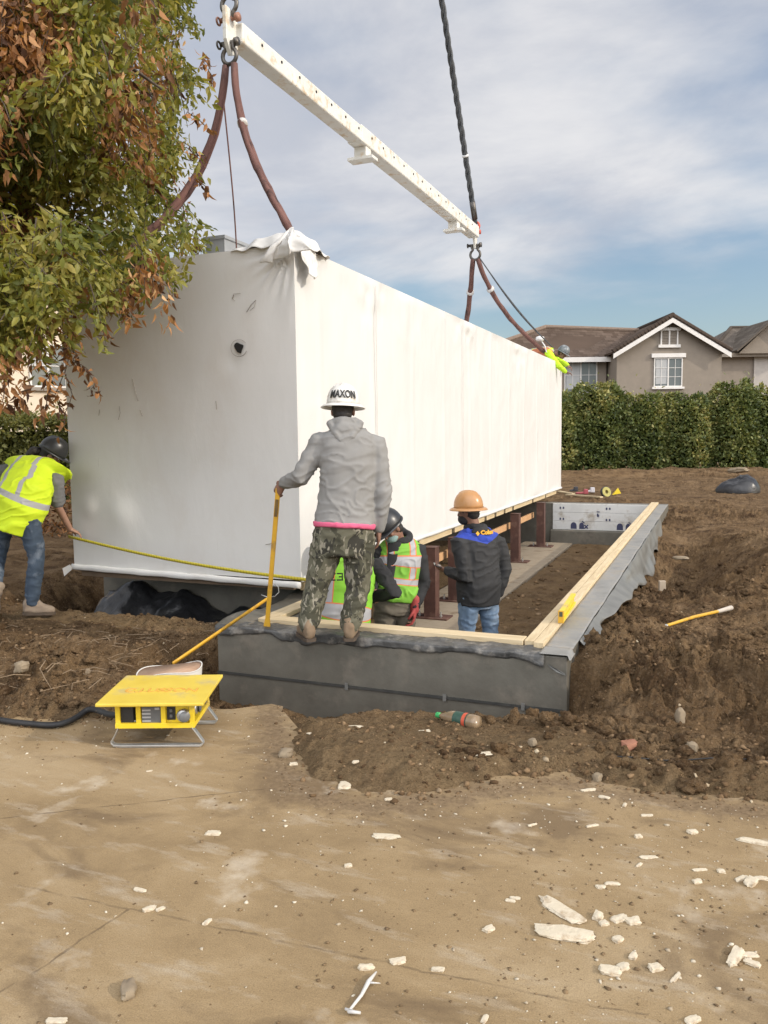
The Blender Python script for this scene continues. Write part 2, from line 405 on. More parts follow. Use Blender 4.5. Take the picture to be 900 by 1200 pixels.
# concrete footing strip in the pit under the piers
CONC = worn('raw_concrete', (.24, .19, .13), (.36, .30, .22), 3, .9, .4, 40, .006, dirt=(.17, .12, .07), dscale=3)
m = MB(); m.bb(-3.75, -2.72, 9.0, 17.15, -.9, -.672)
s = m.build('footing_strip', CONC, bev=.02); tag(s, kind='structure')

# loose clods and gravel
ico = bmesh.new(); bmesh.ops.create_icosphere(ico, subdivisions=1, radius=1); IV = np.array([v.co[:] for v in ico.verts]); IF = np.array([[v.index for v in f.verts] for f in ico.faces]); ico.free()
def scatter(name, n, area, size, mt, maskf=None, flat=.75, zoff=.25, sub=None):
    pts = []
    x0, x1, y0, y1 = area
    while len(pts) < n:
        k = n*4
        x = rng.uniform(x0, x1, k); y = y0*(y1/y0)**rng.random(k) if y0 > 0 else rng.uniform(y0, y1, k)
        ok = maskf(x, y)
        pts += list(zip(x[ok], y[ok]))
    pts = np.array(pts[:n]); z = ground_h(pts[:, 0], pts[:, 1])
    z = np.maximum(z, np.where(pts[:, 1] < np.interp(pts[:, 0], sx, sy), 0, -9))
    r = size[0]*(size[1]/size[0])**(rng.random(n)**2.8)
    nv = len(IV); Vs = np.zeros((n, nv, 3))
    jit = 1+.55*rng.uniform(-1, 1, (n, nv))
    A = IV[None]*jit[..., None]*np.stack([r*rng.uniform(.7, 1.4, n), r*rng.uniform(.7, 1.2, n), r*flat], 1)[:, None]
    q = rng.uniform(0, 6.283, n); c, s_ = np.cos(q)[:, None], np.sin(q)[:, None]
    Vs[..., 0] = A[..., 0]*c-A[..., 1]*s_+pts[:, :1]; Vs[..., 1] = A[..., 0]*s_+A[..., 1]*c+pts[:, 1:]; Vs[..., 2] = A[..., 2]+(z+r*zoff)[:, None]
    Fs = (IF[None]+np.arange(n)[:, None, None]*nv).reshape(-1, 3)
    tint = np.repeat(rng.random(n), len(IF))
    return tag(np_mesh(name, Vs.reshape(-1, 3), Fs, mt, None, False, {'tint': ('FACE', 'FLOAT', tint)}), kind='stuff')
def dirtmask(x, y):
    t_ = y-np.interp(x, BX, BY)
    ok = t_ > rng.exponential(.02, len(x))-.03*(rng.random(len(x)) < .3)
    ok &= ~((x > -3.5) & (x < -.8) & (y > 5.2) & (y < 17.6)) & ~((x > -6.3) & (x < -3) & (y > 6.7))
    return ok & (x < 3+.2*y) & (rng.random(len(x)) < .25+.75*(fbm(x*1.2, y*1.2, None, 91, 3) > -.05))
t = NT('clod_earth'); c = t.ramp(t.attr('tint'), [(0, (.07, .042, .022)), (.5, (.15, .095, .05)), (.975, (.24, .16, .09)), (1, (.48, .40, .28))])
CLOD = t.done(c, .95, t.bump(t.noise(60, 5, .7), .6, .01), 0, .15)
scatter('dirt_clods', 42000, (-7.5, 3.5, 2.95, 14), (.0025, .0175), CLOD, dirtmask)
# bigger crumbly clods heaped on the banks
i2 = bmesh.new(); bmesh.ops.create_icosphere(i2, subdivisions=3, radius=1); IV = np.array([v.co[:] for v in i2.verts]); IF = np.array([[v.index for v in f.verts] for f in i2.faces]); i2.free()
_r = fbm(IV[:, 0]*1.6, IV[:, 1]*1.6, IV[:, 2]*1.6, 5, 2)
def bigmask(x, y):
    return dirtmask(x, y) & (y-np.interp(x, BX, BY) > .12) & (rng.random(len(x)) < np.clip(.12+.9*(fbm(x*1.7, y*1.7, None, 93, 3) > .08)*(g2(x, y, -1.5, 3.6, .9, .5) < .2), 0, 1))
_old = scatter.__defaults__
def big_clods(n):
    global IV
    keep = IV; outs = []
    V_, F_, k0 = [], [], 0
    pts = []
    while len(pts) < n:
        x = rng.uniform(-6.5, 3.0, n*3); y = 3.0*(13/3.0)**rng.random(n*3); ok = bigmask(x, y); pts += list(zip(x[ok], y[ok]))
    pts = np.array(pts[:n]); z = ground_h(pts[:, 0], pts[:, 1])
    for i in range(n):
        r = .011*(4.6)**(rng.random()**1.8); q = rng.uniform(0, 60, 3); s_ = keep*rng.uniform(.7, 1.25, 3)
        n1 = fbm(keep[:, 0]*1.7+q[0], keep[:, 1]*1.7+q[1], keep[:, 2]*1.7+q[2], 7, 2); n2 = 1-np.abs(vnoise(keep[:, 0]*3.6+q[1], keep[:, 1]*3.6+q[2], keep[:, 2]*3.6+q[0], 9))*2
        s_ = s_*(1+.55*n1+.16*n2)[:, None]*r; s_[:, 2] *= .8
        V_.append(s_+np.array([pts[i, 0], pts[i, 1], z[i]+r*.18])); F_.append(IF+k0); k0 += len(keep)
    return np_mesh('earth_clods', np.concatenate(V_), np.concatenate(F_), EARTH, None, True)
tag(big_clods(2600), kind='stuff')
ico = bmesh.new(); bmesh.ops.create_icosphere(ico, subdivisions=1, radius=1); IV = np.array([v.co[:] for v in ico.verts]); IF = np.array([[v.index for v in f.verts] for f in ico.faces]); ico.free()
def slabmask(x, y):
    t_ = np.interp(x, BX, BY)-y
    p = np.exp(-t_/.30)*1.0+.07+.9*np.exp(-((x+.1)/.6)**2-((y-2.6)/.8)**2)+.25*np.exp(-((x+.95)/.3)**2-((y-2.2)/.3)**2)
    return (t_ > -.02) & (rng.random(len(x)) < p)
t = NT('gravel_grit'); c = t.ramp(t.attr('tint'), [(0, (.12, .08, .045)), (.68, (.24, .165, .09)), (.76, (.42, .36, .27)), (1, (.60, .54, .43))])
GRIT = t.done(c, .9, None, 0, .2)
scatter('grit', 5200, (-4.5, 1.6, 1.4, 4.0), (.0012, .0085), GRIT, slabmask, .5, .2)
def pitmask(x, y): return (x > -3.1) & (x < -1.3) & (y > 6) & (y < 17)
scatter('pit_rubble', 900, (-3.1, -1.3, 6, 17), (.008, .05), CLOD, pitmask, .6, .2)
# ------------------------------------------------------------------ foundation walls
MEMB = worn('black_membrane', (.10, .091, .072), (.15, .139, .112), 4, .55, .35, 10, .012, dirt=(.19, .165, .13), dscale=3.2)
FLASH = worn('grey_flashing', (.20, .195, .18), (.31, .30, .28), 5, .42, .5, 9, .012, dirt=(.28, .24, .18), dscale=5)
SHEET = worn('grey_sheet', (.12, .118, .108), (.20, .196, .18), 4, .45, .2, 8, .01)
t = NT('pine_lumber'); v = t.map(t.obj(), (1, 1, 1))
gr = t.noise(14, 5, .6, t.map(t.obj(), (3, .25, 3)), .6)
c = t.ramp(gr, [(.25, (.48, .36, .21)), (.5, (.60, .48, .30)), (.75, (.68, .56, .38))])
c = t.mix(t.rr(t.voro(3.1, t.map(t.obj(), (1.4, 1, 1))), .035, .012), c, (.22, .12, .05))
PINE = t.done(c, .7, t.bump(gr, .15, .002), 0, .3)
t = NT('pine_lumber_across')
gr = t.noise(14, 5, .6, t.map(t.obj(), (.25, 3, 3)), .6)
c = t.ramp(gr, [(.25, (.48, .36, .21)), (.5, (.60, .48, .30)), (.75, (.68, .56, .38))])
PINEX = t.done(c, .7, t.bump(gr, .15, .002), 0, .3)
FOAM = worn('grey_foam_form', (.55, .55, .53), (.65, .65, .63), 3, .8, .2, 60, .003, dirt=(.36, .32, .26), dscale=3)
INKM = worn('navy_print', (.035, .04, .09), (.05, .055, .11), 20, .7, 0)
XW0, XW1 = -1.19, -.86
YN0, YN1 = 5.25, 5.58
DARKS = worn('dark_seam', (.03, .03, .028), (.06, .058, .05), 9, .7, .2)
fd = thing('foundation_wall', 'dark membrane covered foundation walls round the open pit, topped with pale lumber', 'foundation', (-2.2, 5.25, -.7))
def wallpart(x0, x1, y0, y1, z0=-1.0, z1=.15):
    m = MB(); m.bb(x0, x1, y0, y1, z0, z1); return m.build('wall', MEMB, fd, bev=.008)
w = wallpart(-3.56, XW1, YN0, YN1)
m = MB()                                   # seam strip and small clips on the near wall
m.bb(-3.56, XW1, YN0-.012, YN0-.001, -.222, -.204); m.build('seam', DARKS, w)
m = MB()
for px in (1.0, 1.75, 2.3): m.bb(-3.45+px-.012, -3.45+px+.012, YN0-.018, YN0-.0125, -.235, -.185)
m.build('clip', SHEET, w)
wallpart(XW0, XW1, YN1+.003, 17.3)
wallpart(-3.56, -3.12, YN1+.003, 6.9)
wallpart(-6.12, -3.12, 6.904, 7.2)
wb = wallpart(-6.12, XW1, 17.303, 17.62)
# torn bright bit of membrane at the near corner
m = MB(); m.add([(-.99, YN0-.012, .10), (-.93, YN0-.02, .075), (-.875, YN0-.012, .045), (-.868, YN0-.012, .03), (-.93, YN0-.016, .05), (-.98, YN0-.011, .085)], [(0, 1, 2, 3, 4, 5)])
m.build('torn_flap', SHEET, fd)
# sill plates
m = MB(); m.bb(-3.30, -1.195, 5.435, 5.565, .153, .191); m.build('sill_plate', PINEX, fd, bev=.004)
m = MB(); m.bb(-1.185, -1.118, 5.44, 9.6, .154, .192); m.build('sill_plate', PINE, fd, bev=.003)
m = MB(); m.bb(-1.114, -1.046, 5.40, 10.3, .154, .194); m.build('sill_plate', PINE, fd, bev=.003)
m = MB(); m.bb(-1.185, -1.118, 9.605, 17.5, .154, .192); m.build('sill_plate', PINE, fd, bev=.003)
m = MB(); m.bb(-1.114, -1.046, 10.305, 17.5, .154, .191); m.build('sill_plate', PINE, fd, bev=.003)
m = MB(); m.bb(-3.31, -3.165, 5.57, 6.89, .154, .192); m.build('sill_plate', PINE, fd, bev=.004)
# wrinkled flashing laid over the wall tops
def sheet(name, mt, P, nu, nv, thick=.003, amp=.004, seed=0, parent=fd, sc=9):
    """P(u,v)->xyz arrays on a grid; displaced with wrinkles, given thickness"""
    u, v = np.meshgrid(np.linspace(0, 1, nu), np.linspace(0, 1, nv)); u, v = u.ravel(), v.ravel()
    X = np.stack(P(u, v), 1)
    n = fbm(X[:, 0]*sc, X[:, 1]*sc, X[:, 2]*sc, seed, 4); X[:, 2] += amp*n; X[:, 0] += amp*.6*fbm(X[:, 0]*sc+5, X[:, 1]*sc, X[:, 2]*sc, seed+3, 3)
    o = np_mesh(name, X, grid_faces(nv, nu), mt, parent, True)
    sd = o.modifiers.new('solid', 'SOLIDIFY'); sd.thickness = thick; sd.offset = 1
    return o
# top flashing on right wall (outer strip, sunlit)
sheet('flashing', FLASH, lambda u, v: (-1.042+.19*u, 5.42+11.9*v, .160+.010*np.sin(v*60+u*3)*(u > .1)*.5+.002*u), 10, 240, .003, .006, 4)
# near wall: flashing over front edge, drooping wavy hem
def nearfl(u, v):
    x = -3.57+2.56*u; hem = .05+.03*vnoise(u*6, u*0, None, 3)+.02*vnoise(u*17, u*0, None, 4)
    s = v*(.19+hem); y = np.where(s < .19, 5.43-s, YN0-.012-.008*np.sin(u*40)*(s-.19)/.05)
    z = np.where(s < .19, .160+.004*np.sin(u*50)*v, .158-(s-.19))
    return x, y, z
DKFL = worn('dark_flashing', (.035, .034, .032), (.12, .118, .112), 7, .42, .6, 16, .015, dirt=(.24, .22, .19), dscale=9)
sheet('flashing', DKFL, nearfl, 220, 18, .003, .014, 6, sc=14)
sheet('flashing', FLASH, lambda u, v: (-1.04+.205*u, 5.225+.19*v, .166-.03*(u > .93)), 20, 10, .004, .003, 8)
sheet('flashing', MEMB, lambda u, v: (-3.57+.25*u, 5.25+1.6*v, .160+.03*np.sin(v*9)*(1-u)), 8, 60, .003, .012, 9)
# grey sheet hanging loose on the outer side of the right wall
def cur(u, v):
    y = 5.7+9.0*u; d = .05+.25*sstep(0, .75, u)*(1-.5*sstep(.92, 1, u))*(1+.5*vnoise(u*6, u*0, None, 44)+.25*vnoise(u*17, u*0, None, 45))
    z = .155-d*v+.03*vnoise(u*11, u*0, None, 46)*v
    x = XW1+.012+.10*v*(.6+.9*vnoise(u*8, v*1.5, None, 47))*np.sin(np.clip(u*1.2, 0, 1)*math.pi)+.05*v*vnoise(u*21, v*2, None, 48)+.06*v
    return x, y, z
sheet('loose_sheet', SHEET, cur, 160, 26, .003, .012, 14, sc=5)
# back wall: grey foam forms with printed marks, black plastic below
m = MB()
for i in range(3): m.bb(-3.16, XW0-.003, 17.24, 17.30, -.40+i*.184, -.40+i*.184+.181)
form = m.build('foam_form', FOAM, fd, bev=.004)
m = MB()
def sq(x, z, w_=.03, h_=.045): m.bb(x-w_/2, x+w_/2, 17.233, 17.2385, z-h_/2, z+h_/2)
for x0 in (-3.0, -2.05):
    for zz_ in (.06, -.175): sq(x0, zz_); sq(x0+.065, zz_)
for x0 in (-2.72, -1.78):
    for k, w_ in ((0, .125), (.165, .10)):
        pts = [(x0+k-w_/2, -.38), (x0+k+w_/2, -.38)]+[(x0+k+w_/2*math.cos(a), -.31+.07*math.sin(a)) for a in [R_(q) for q in range(0, 181, 20)]]
        m.add([(x, 17.2375, z) for x, z in pts], [tuple(range(len(pts)))])
m.box((-2.46, 17.236, -.33), (.11, .004, .026), Matrix.Rotation(R_(45), 3, 'Y')); m.box((-2.46, 17.2345, -.33), (.11, .004, .026), Matrix.Rotation(R_(-45), 3, 'Y'))
m.box((-2.52, 17.236, -.235), (.07, .004, .02), Matrix.Rotation(R_(35), 3, 'Y')); m.box((-1.58, 17.236, -.235), (.07, .004, .02), Matrix.Rotation(R_(35), 3, 'Y'))
m.box((-2.22, 17.236, -.01), (.06, .004, .02)); m.box((-2.23, 17.236, -.08), (.028, .004, .07)); m.box((-2.205, 17.2345, -.09), (.014, .004, .05))
m.build('printed_mark', INKM, form)
m = MB(); m.bb(-3.2, -1.2, 17.15, 17.30, -.75, -.405); m.build('membrane', MEMB, fd, bev=.02)
m = MB(); m.bb(-3.118, -3.06, YN1+.004, 6.88, -.3, .147); m.build('foam_form', FOAM, fd, bev=.004)
# black plastic lying against the far wall under the building
BPL = worn('black_plastic', (.012, .012, .013), (.03, .03, .031), 3, .28, .6, 7, .02)
def heap(u, v):
    x = -6.0+2.45*u
    top = .02+.14*np.exp(-((u-.16)/.10)**2)*1.1+.09*np.exp(-((u-.35)/.12)**2)-.12*u+.04*np.sin(u*19)+.05*fbm(u*9,v*4,None,77,3)
    y = 6.88-.42*(1-v)**1.2; z = -.36+(top+.30)*np.sin(v*1.5)
    return x, y, z
hp = sheet('plastic_sheet', BPL, heap, 90, 22, .003, .06, 33, None, 6)
tag(hp, 'crumpled black plastic sheet lying under the white wrapped building', 'plastic sheet')

# ------------------------------------------------------------------ steel piers
RUST = worn('rust_primer', (.068, .031, .023), (.115, .053, .038), 7, .6, .15, 80, .002, dirt=(.19, .11, .08), dscale=5)
GALV = worn('galvanised', (.45, .45, .44), (.62, .62, .60), 12, .35, .1, 60, .002, .8)
def pier(label, x, y, top=.215):
    p = thing('steel_pier', label, 'pier', (x, y, -.672), 'brown steel piers in the pit')
    m = MB(); w_, d_ = .155, .16
    m.bb(x-w_/2, x-w_/2+.012, y-d_/2, y+d_/2, -.652, top); m.bb(x+w_/2-.012, x+w_/2, y-d_/2, y+d_/2, -.652, top)
    m.bb(x-w_/2+.0125, x+w_/2-.0125, y-d_/2+.002, y-d_/2+.014, -.652, top-.002); m.bb(x-w_/2+.0125, x+w_/2-.0125, y+d_/2-.014, y+d_/2-.002, -.652, top-.002)
    m.build('post', RUST, p, bev=.003)
    m = MB(); m.bb(x-w_/2-.004, x+w_/2+.004, y-d_/2-.004, y+d_/2+.004, top+.001, top+.014); m.build('cap_plate', RUST, p, bev=.002)
    m = MB(); m.bb(x-.24, x+.24, y-.13, y+.13, -.6715, -.6525); m.build('base_plate', RUST, p, bev=.003)
    for sx_ in (-1, 1):
        m = MB(); m.lathe([(.011, 0), (.011, .07), (.0, .07)], Matrix.Translation((x+sx_*.14, y-.06, -.652)), 8); m.lathe([(.02, .012), (.02, .028)], Matrix.Translation((x+sx_*.14, y-.06, -.652)), 6)
        m.build('anchor_bolt', GALV, p)
pier('nearest brown steel pier, between the masked worker and the tan hard hat', -3.254, 9.523)
pier('brown steel pier half hidden behind the black and blue jacket', -3.285, 10.62, .20)
pier('brown steel pier right of the tan hard hat, its base plate clear', -3.285, 14.297, .19)
pier('farthest brown steel pier, next to the grey foam back wall', -3.25, 16.43, .215)
OR = worn('orange_timber', (.50, .28, .13), (.60, .36, .18), 8, .7, .2, 40, .002)
m = MB(); m.bb(-3.47, -3.43, 8.2, 16.6, -.10, .01); o = m.build('timber_rail', OR, None, bev=.004)
tag(o, 'long orange timber rail running behind the brown steel piers', 'timber')
# ------------------------------------------------------------------ white wrapped modular building
BX0, BX1, BY0, BY1, BZ0, BZ1 = -5.90, -3.35, 6.255, 19.3, .35, 3.24
t = NT('white_wrap'); P = t.obj()
c = t.ramp(t.noise(.7, 5, .55), [(.3, (.655, .645, .62)), (.7, (.70, .69, .67))])
st = t.rr(t.noise(1.3, 9, .68, t.map(P, (1.2, 1.2, .7), loc=(2, 1, 4)), .5), .5, .72)
nearm = t.rr(t.xyz(P)[1], .02, .12, 1, .15)
c = t.mix(t.math('MULTIPLY', t.math('MULTIPLY', st, nearm), .22), c, (.50, .43, .35))
sc = t.rr(t.noise(6, 6, .7, t.map(P, (3.5, 1, .25), loc=(0, 0, 3))), .66, .72)
c = t.mix(t.math('MULTIPLY', t.math('MULTIPLY', sc, nearm), .35), c, (.30, .25, .2))
nm = t.bump(t.noise(1.6, 6, .55, t.map(P, (1, 1, .5)), .7), .16, .05)
nm = t.bump(t.noise(14, 5, .6, t.map(P, (1, 1, .35))), .22, .008, nm)
WRAP = t.done(c, .48, nm, 0, .35)
bd = thing('modular_building', 'long white plastic wrapped modular building hanging from the lifting beam', 'building', (-4.6, BY0, BZ0))
def wgrid(o, du, dv, nu, nv, nrm, seed, amp):
    u, v = np.meshgrid(np.linspace(0, 1, nu), np.linspace(0, 1, nv)); u, v = u.ravel(), v.ravel()
    X = np.array(o)+u[:, None]*np.array(du)+v[:, None]*np.array(dv)
    Lu, Lv = np.linalg.norm(du), np.linalg.norm(dv)
    edge = np.minimum(np.minimum(u*Lu, (1-u)*Lu), np.minimum(v*Lv, (1-v)*Lv)); e = sstep(0, .08, edge)
    d = amp*(fbm(u*Lu*1.1, v*Lv*.7, None, seed, 4)+.25*(ridged(u*Lu*3+2*vnoise(u*3, v*3, None, 1), v*Lv*.8, seed+5)-.5)*sstep(.3, 0, np.minimum(v, 1-v))*.5)
    return X, d, e, u*Lu, v*Lv, np.array(nrm)
m = MB()
Vs, Fs, n0 = [], [], 0
faces = []
# near face with dents
X, d, e, a, b, n = wgrid((BX0, BY0, BZ0), (BX1-BX0, 0, 0), (0, 0, BZ1-BZ0), 110, 120, (0, -1, 0), 2, .006)
for (ca, cb, r, h) in ((.60, .52, .20, .030), (.22, .58, .12, .018), (1.9, 1.95, .12, -.012)): d += h*np.exp(-(np.hypot(a-ca, b-cb)/r)**2*1.5)
cr = np.hypot(a-2.55, b-2.89); ang = np.arctan2(b-2.89, a-2.55)
d += .02*np.sin(ang*26)*np.exp(-((cr-.22)/.18)**2)+.005*np.sin(ang*11+1)*np.exp(-((cr-.5)/.25)**2)
faces.append((X+(d*e)[:, None]*n, 120, 110))
X, d, e, a, b, n = wgrid((BX1, BY0, BZ0), (0, BY1-BY0, 0), (0, 0, BZ1-BZ0), 300, 70, (1, 0, 0), 9, .012)
cr = np.hypot(a, b-2.89); ang = np.arctan2(b-2.89, a)
d += .012*np.sin(ang*26)*np.exp(-((cr-.25)/.2)**2)
d += .010*np.exp(-((((a+.15) % 1.22)-.61)/.03)**2)+.02*fbm(a*2.2, b*.9, None, 88, 4)*sstep(1.6, 2.8, b)+.004*(ridged(a*.8+b*1.1+.5*vnoise(a*2, b*2, None, 3), b*.7-a*.25, 90)**3)+.008*fbm(a*3.1, b*1.1, None, 92, 4)+.035*fbm(a*5, b*6, None, 95, 3)*sum(np.exp(-((a-q)/.45)**2) for q in (1.6, 5.2, 8.4))*sstep(2.3, 2.75, b)+.003*(ridged(a*1.7, b*.25, 89)-.4)
faces.append((X+(d*e)[:, None]*n, 70, 300))
X, d, e, a, b, n = wgrid((BX1, BY1, BZ0), (BX0-BX1, 0, 0), (0, 0, BZ1-BZ0), 30, 30, (0, 1, 0), 19, .012); faces.append((X+(d*e)[:, None]*n, 30, 30))
X, d, e, a, b, n = wgrid((BX0, BY1, BZ0), (0, BY0-BY1, 0), (0, 0, BZ1-BZ0), 80, 30, (-1, 0, 0), 29, .012); faces.append((X+(d*e)[:, None]*n, 30, 80))
X, d, e, a, b, n = wgrid((BX0, BY0, BZ1), (BX1-BX0, 0, 0), (0, BY1-BY0, 0), 40, 120, (0, 0, 1), 39, .02); faces.append((X+(d*e)[:, None]*n, 120, 40))
for X, nv, nu in faces:
    Vs.append(X); Fs.append(grid_faces(nv, nu)+n0); n0 += len(X)
wrap = np_mesh('wrap', np.concatenate(Vs), np.concatenate(Fs), WRAP, bd, True)
# hem strips along the bottom edges
def hem(P, n, seed, r=.03):
    pts = []
    for i in range(n):
        q = Vector(P[0]).lerp(Vector(P[1]), i/(n-1)); k = float(vnoise(i*.35, 0., None, seed)); pts.append(q+Vector((0, 0, .003*k)))
    mm = MB(); mm.tube(pts, [r*(1+.06*math.sin(i*.6+seed)) for i in range(n)], 8, flat=.5, up=(1, 0, 0) if abs(P[0][0]-P[1][0]) < .1 else (0, 1, 0)); return mm.build('hem', WRAP, bd, True)
hem(((BX0-.02, BY0-.012, BZ0-.005), (BX1, BY0-.012, BZ0-.045)), 60, 3)
hem(((BX1+.012, BY0, BZ0+.0), (BX1+.012, BY1+.03, BZ0+.0)), 160, 5, .022)
# taped joints of the wrap on the long side
TAPE = worn('wrap_tape', (.56, .545, .51), (.66, .645, .61), 9, .4, .1)
for px_, w_ in ((440, .006), (541, .004)):
    d_ = ray(px_, 500); y_ = d_.y/d_.x*BX1; m = MB(); n_ = 40
    for i in range(n_):
        za, zb = BZ0+.05+(BZ1-BZ0-.12)*i/n_, BZ0+.05+(BZ1-BZ0-.12)*(i+1)/n_; k = .006*math.sin(i*.9+px_)
        m.box((BX1+.024, y_+k, (za+zb)/2), (.003, w_*2, zb-za+.001))
    m.build('tape_joint', TAPE, bd)
# floor frame below
DARK = worn('dark_under', (.02, .02, .02), (.04, .035, .03), 5, .9, .1)
m = MB(); m.bb(BX0+.04, BX1-.09, BY0+.04, BY1-.04, BZ0-.02, BZ0-.003); m.build('underside', DARK, bd)
y = BY0+.12; k = 0
while y < BY1-.5:
    L = rng.choice([1.35, 1.2, .5, .3, 1.6]); m = MB(); m.bb(BX1-.075, BX1-.035, y, min(y+L, BY1-.1), BZ0-.115, BZ0-.024); m.build('floor_joist', PINE, bd, bev=.004); y += L+.14
m = MB(); m.bb(BX0+.04, BX1-.10, BY0+.05, BY0+.09, BZ0-.10, BZ0-.024); m.build('floor_joist', worn('dark_timber', (.10, .07, .045), (.16, .11, .07), 6, .8, .2), bd)
for yy_ in (9.5, 11.9, 14.3, 16.4):
    m = MB(); m.bb(BX0+.1, BX1-.11, yy_-.04, yy_+.04, BZ0-.10, BZ0-.024); m.build('cross_beam', DARK, bd)
# bunched wrap at the near upper corner
def flap(fn, nu, nv, seed, amp=.010):
    u, v = np.meshgrid(np.linspace(0, 1, nu), np.linspace(0, 1, nv)); u, v = u.ravel(), v.ravel()
    X = np.stack(fn(u, v), 1); X += amp*np.stack([fbm(u*7, v*5, None, seed+i, 3) for i in range(3)], 1)
    o = np_mesh('wrap_flap', X, grid_faces(nv, nu), WRAP, bd, True); sd = o.modifiers.new('solid', 'SOLIDIFY'); sd.thickness = .004
    return o
cx, cy, cz = BX1, BY0, BZ1
# hood swept up over the corner: ridge line of tips, falling to both roof edges
def hood(u, v):
    th = u                                                # along: from near-face edge to long-face edge
    rx = np.interp(th, [0, .3, .5, .7, 1], [-.62, -.30, -.02, .10, .04]); ry = np.interp(th, [0, .3, .5, .7, 1], [-.01, -.05, -.04, .22, .62])
    top = np.interp(th, [0, .25, .5, .62, .8, 1], [.02, .10, .16, .17, .12, .0])
    ix = np.interp(th, [0, .5, 1], [-.62, -.30, -.04]); iy = np.interp(th, [0, .5, 1], [.15, .35, .62])
    prof = np.sin(v*math.pi)
    x = cx+rx*(1-v)+ix*v; yv = cy+ry*(1-v)+iy*v
    z = cz-.01+top*prof+.014*np.sin(th*34)*(1-v)
    return x, yv, z
flap(hood, 60, 20, 5, .012)
def lip(u, v):                                            # bright triangular flap standing off the corner
    w_ = (u-.5)
    x = cx+.02+.34*w_*(v)+.03*np.sin(u*14)*v-.10*v*(1-u); yv = cy-.05-.09*np.sin(v*2.2)-.03*np.cos(u*9)*v
    z = cz+.12-.26*v*(1-.55*np.abs(w_)*0)+.10*np.abs(w_)*v*(u > .5)-.03*v*(u < .2)
    return x, yv, z
flap(lip, 40, 24, 15, .012)
def cup(u, v):                                            # hanging cup of folds on the sunlit side
    x = cx+.035+.075*np.sin(u*math.pi)*(.4+.6*v)+.012*np.sin(u*30)*v; yv = cy-.03+.36*u
    z = cz+.05-.05*u-(.30*np.sin(u*math.pi)**.8)*v
    return x, yv, z
flap(cup, 44, 22, 25, .008)
# torn hole in the near face, its dark inside painted as a flat black patch, with the circle drawn round it
BLK = worn('hole_dark', (.006, .006, .006), (.02, .018, .016), 6, .9, 0)
SCR = worn('grey_scrawl', (.16, .14, .12), (.24, .21, .18), 20, .8, 0)
hx, hz = at_y(281, 408, BY0).x, at_y(281, 408, BY0).z
m = MB(); pts = [(hx+.042*math.cos(a)*(1+.3*math.sin(a*3)), BY0-.016, hz+.05*math.sin(a)*(1+.25*math.cos(a*2+1))) for a in [2*math.pi*i/18 for i in range(18)]]; m.add(pts, [tuple(range(18))]); m.build('torn_hole', BLK, bd)
def scrawl(pts, r=.004, mt=SCR):
    mm = MB(); mm.tube([(at_y(px, py, BY0).x, BY0-.014, at_y(px, py, BY0).z) for px, py in pts], r, 6, flat=.4); return mm
mm = scrawl([(281+9.5*math.cos(a), 408+10*math.sin(a)) for a in [R_(q) for q in range(20, 340, 16)]], .0028)
for k_, pts in enumerate([[(275, 346), (273, 350), (276, 353)], [(274, 345), (283, 344)], [(290, 366), (295, 358), (301, 352), (299, 360), (294, 364)], [(141, 476), (142, 484), (140, 492)], [(156, 444), (160, 460), (163, 470)], [(165, 480), (168, 488)], [(254, 470), (255, 480)], [(118, 480), (117, 487)], [(324, 632), (318, 637), (312, 638)]]): scrawl(pts, .003).build('scrawl', SCR, bd)
mm.build('scrawl', SCR, bd)
# little grey vent box on the roof
m = MB(); m.bb(-5.42, -5.16, 8.0, 8.5, BZ1+.0, BZ1+.62); m.bb(-5.44, -5.14, 7.98, 8.52, BZ1+.60, BZ1+.64)
m.build('roof_vent', worn('vent_grey', (.25, .26, .27), (.32, .33, .34), 5, .5, .1), bd, bev=.006)
# taped seam on the long side and the torn lower-left tail
m = MB(); m.add([(BX0-.03, BY0-.03, BZ0+.02), (BX0-.11, BY0-.05, BZ0-.02), (BX0-.10, BY0-.04, BZ0-.10), (BX0-.01, BY0-.03, BZ0-.03)], [(0, 1, 2, 3)]); o = m.build('wrap_tail', WRAP, bd); o.modifiers.new('s', 'SOLIDIFY').thickness = .004

# ------------------------------------------------------------------ lifting gear
BEAMW = worn('white_enamel', (.66, .65, .60), (.74, .73, .68), 4, .42, .08, 50, .002, dirt=(.55, .42, .27), dscale=7)
STEEL = worn('dark_shackle', (.075, .07, .064), (.16, .145, .13), 9, .45, .2, 60, .002, .7)
SLING = worn('brown_sling', (.105, .048, .040), (.18, .088, .072), 5, .85, .6, 45, .006, stretch=(1, 1, .25), dirt=(.04, .022, .02), dscale=6)
XB, YB0, YB1, ZB = -4.63, 7.35, 16.45, 5.70
sb = thing('spreader_beam', 'long white steel lifting beam held level above the wrapped building', 'lifting beam', (XB, (YB0+YB1)/2, ZB))
m = MB(); m.bb(XB-.10, XB+.10, YB0+.12, 10.6, ZB-.10, ZB+.10); m.build('beam', BEAMW, sb, bev=.018)
m = MB(); m.bb(XB-.112, XB+.112, 10.45, YB1-.1, ZB-.112, ZB+.112); m.build('beam', BEAMW, sb, bev=.018)
for y_ in (10.72, 15.0):
    m = MB(); m.bb(XB-.09, XB+.09, y_-.09, y_+.09, ZB-.24, ZB-.113); m.bb(XB-.19, XB+.19, y_-.10, y_+.10, ZB-.285, ZB-.241); m.build('bracket', BEAMW, sb, bev=.006)
m = MB()
pl = [(YB0-.06, ZB+.20), (YB0+.10, ZB+.19), (YB0+.18, ZB+.08), (YB0+.18, ZB-.10), (YB0+.10, ZB-.22), (YB0+.02, ZB-.25), (YB0-.06, ZB-.12)]
for x_ in (XB-.022, XB+.022): pass
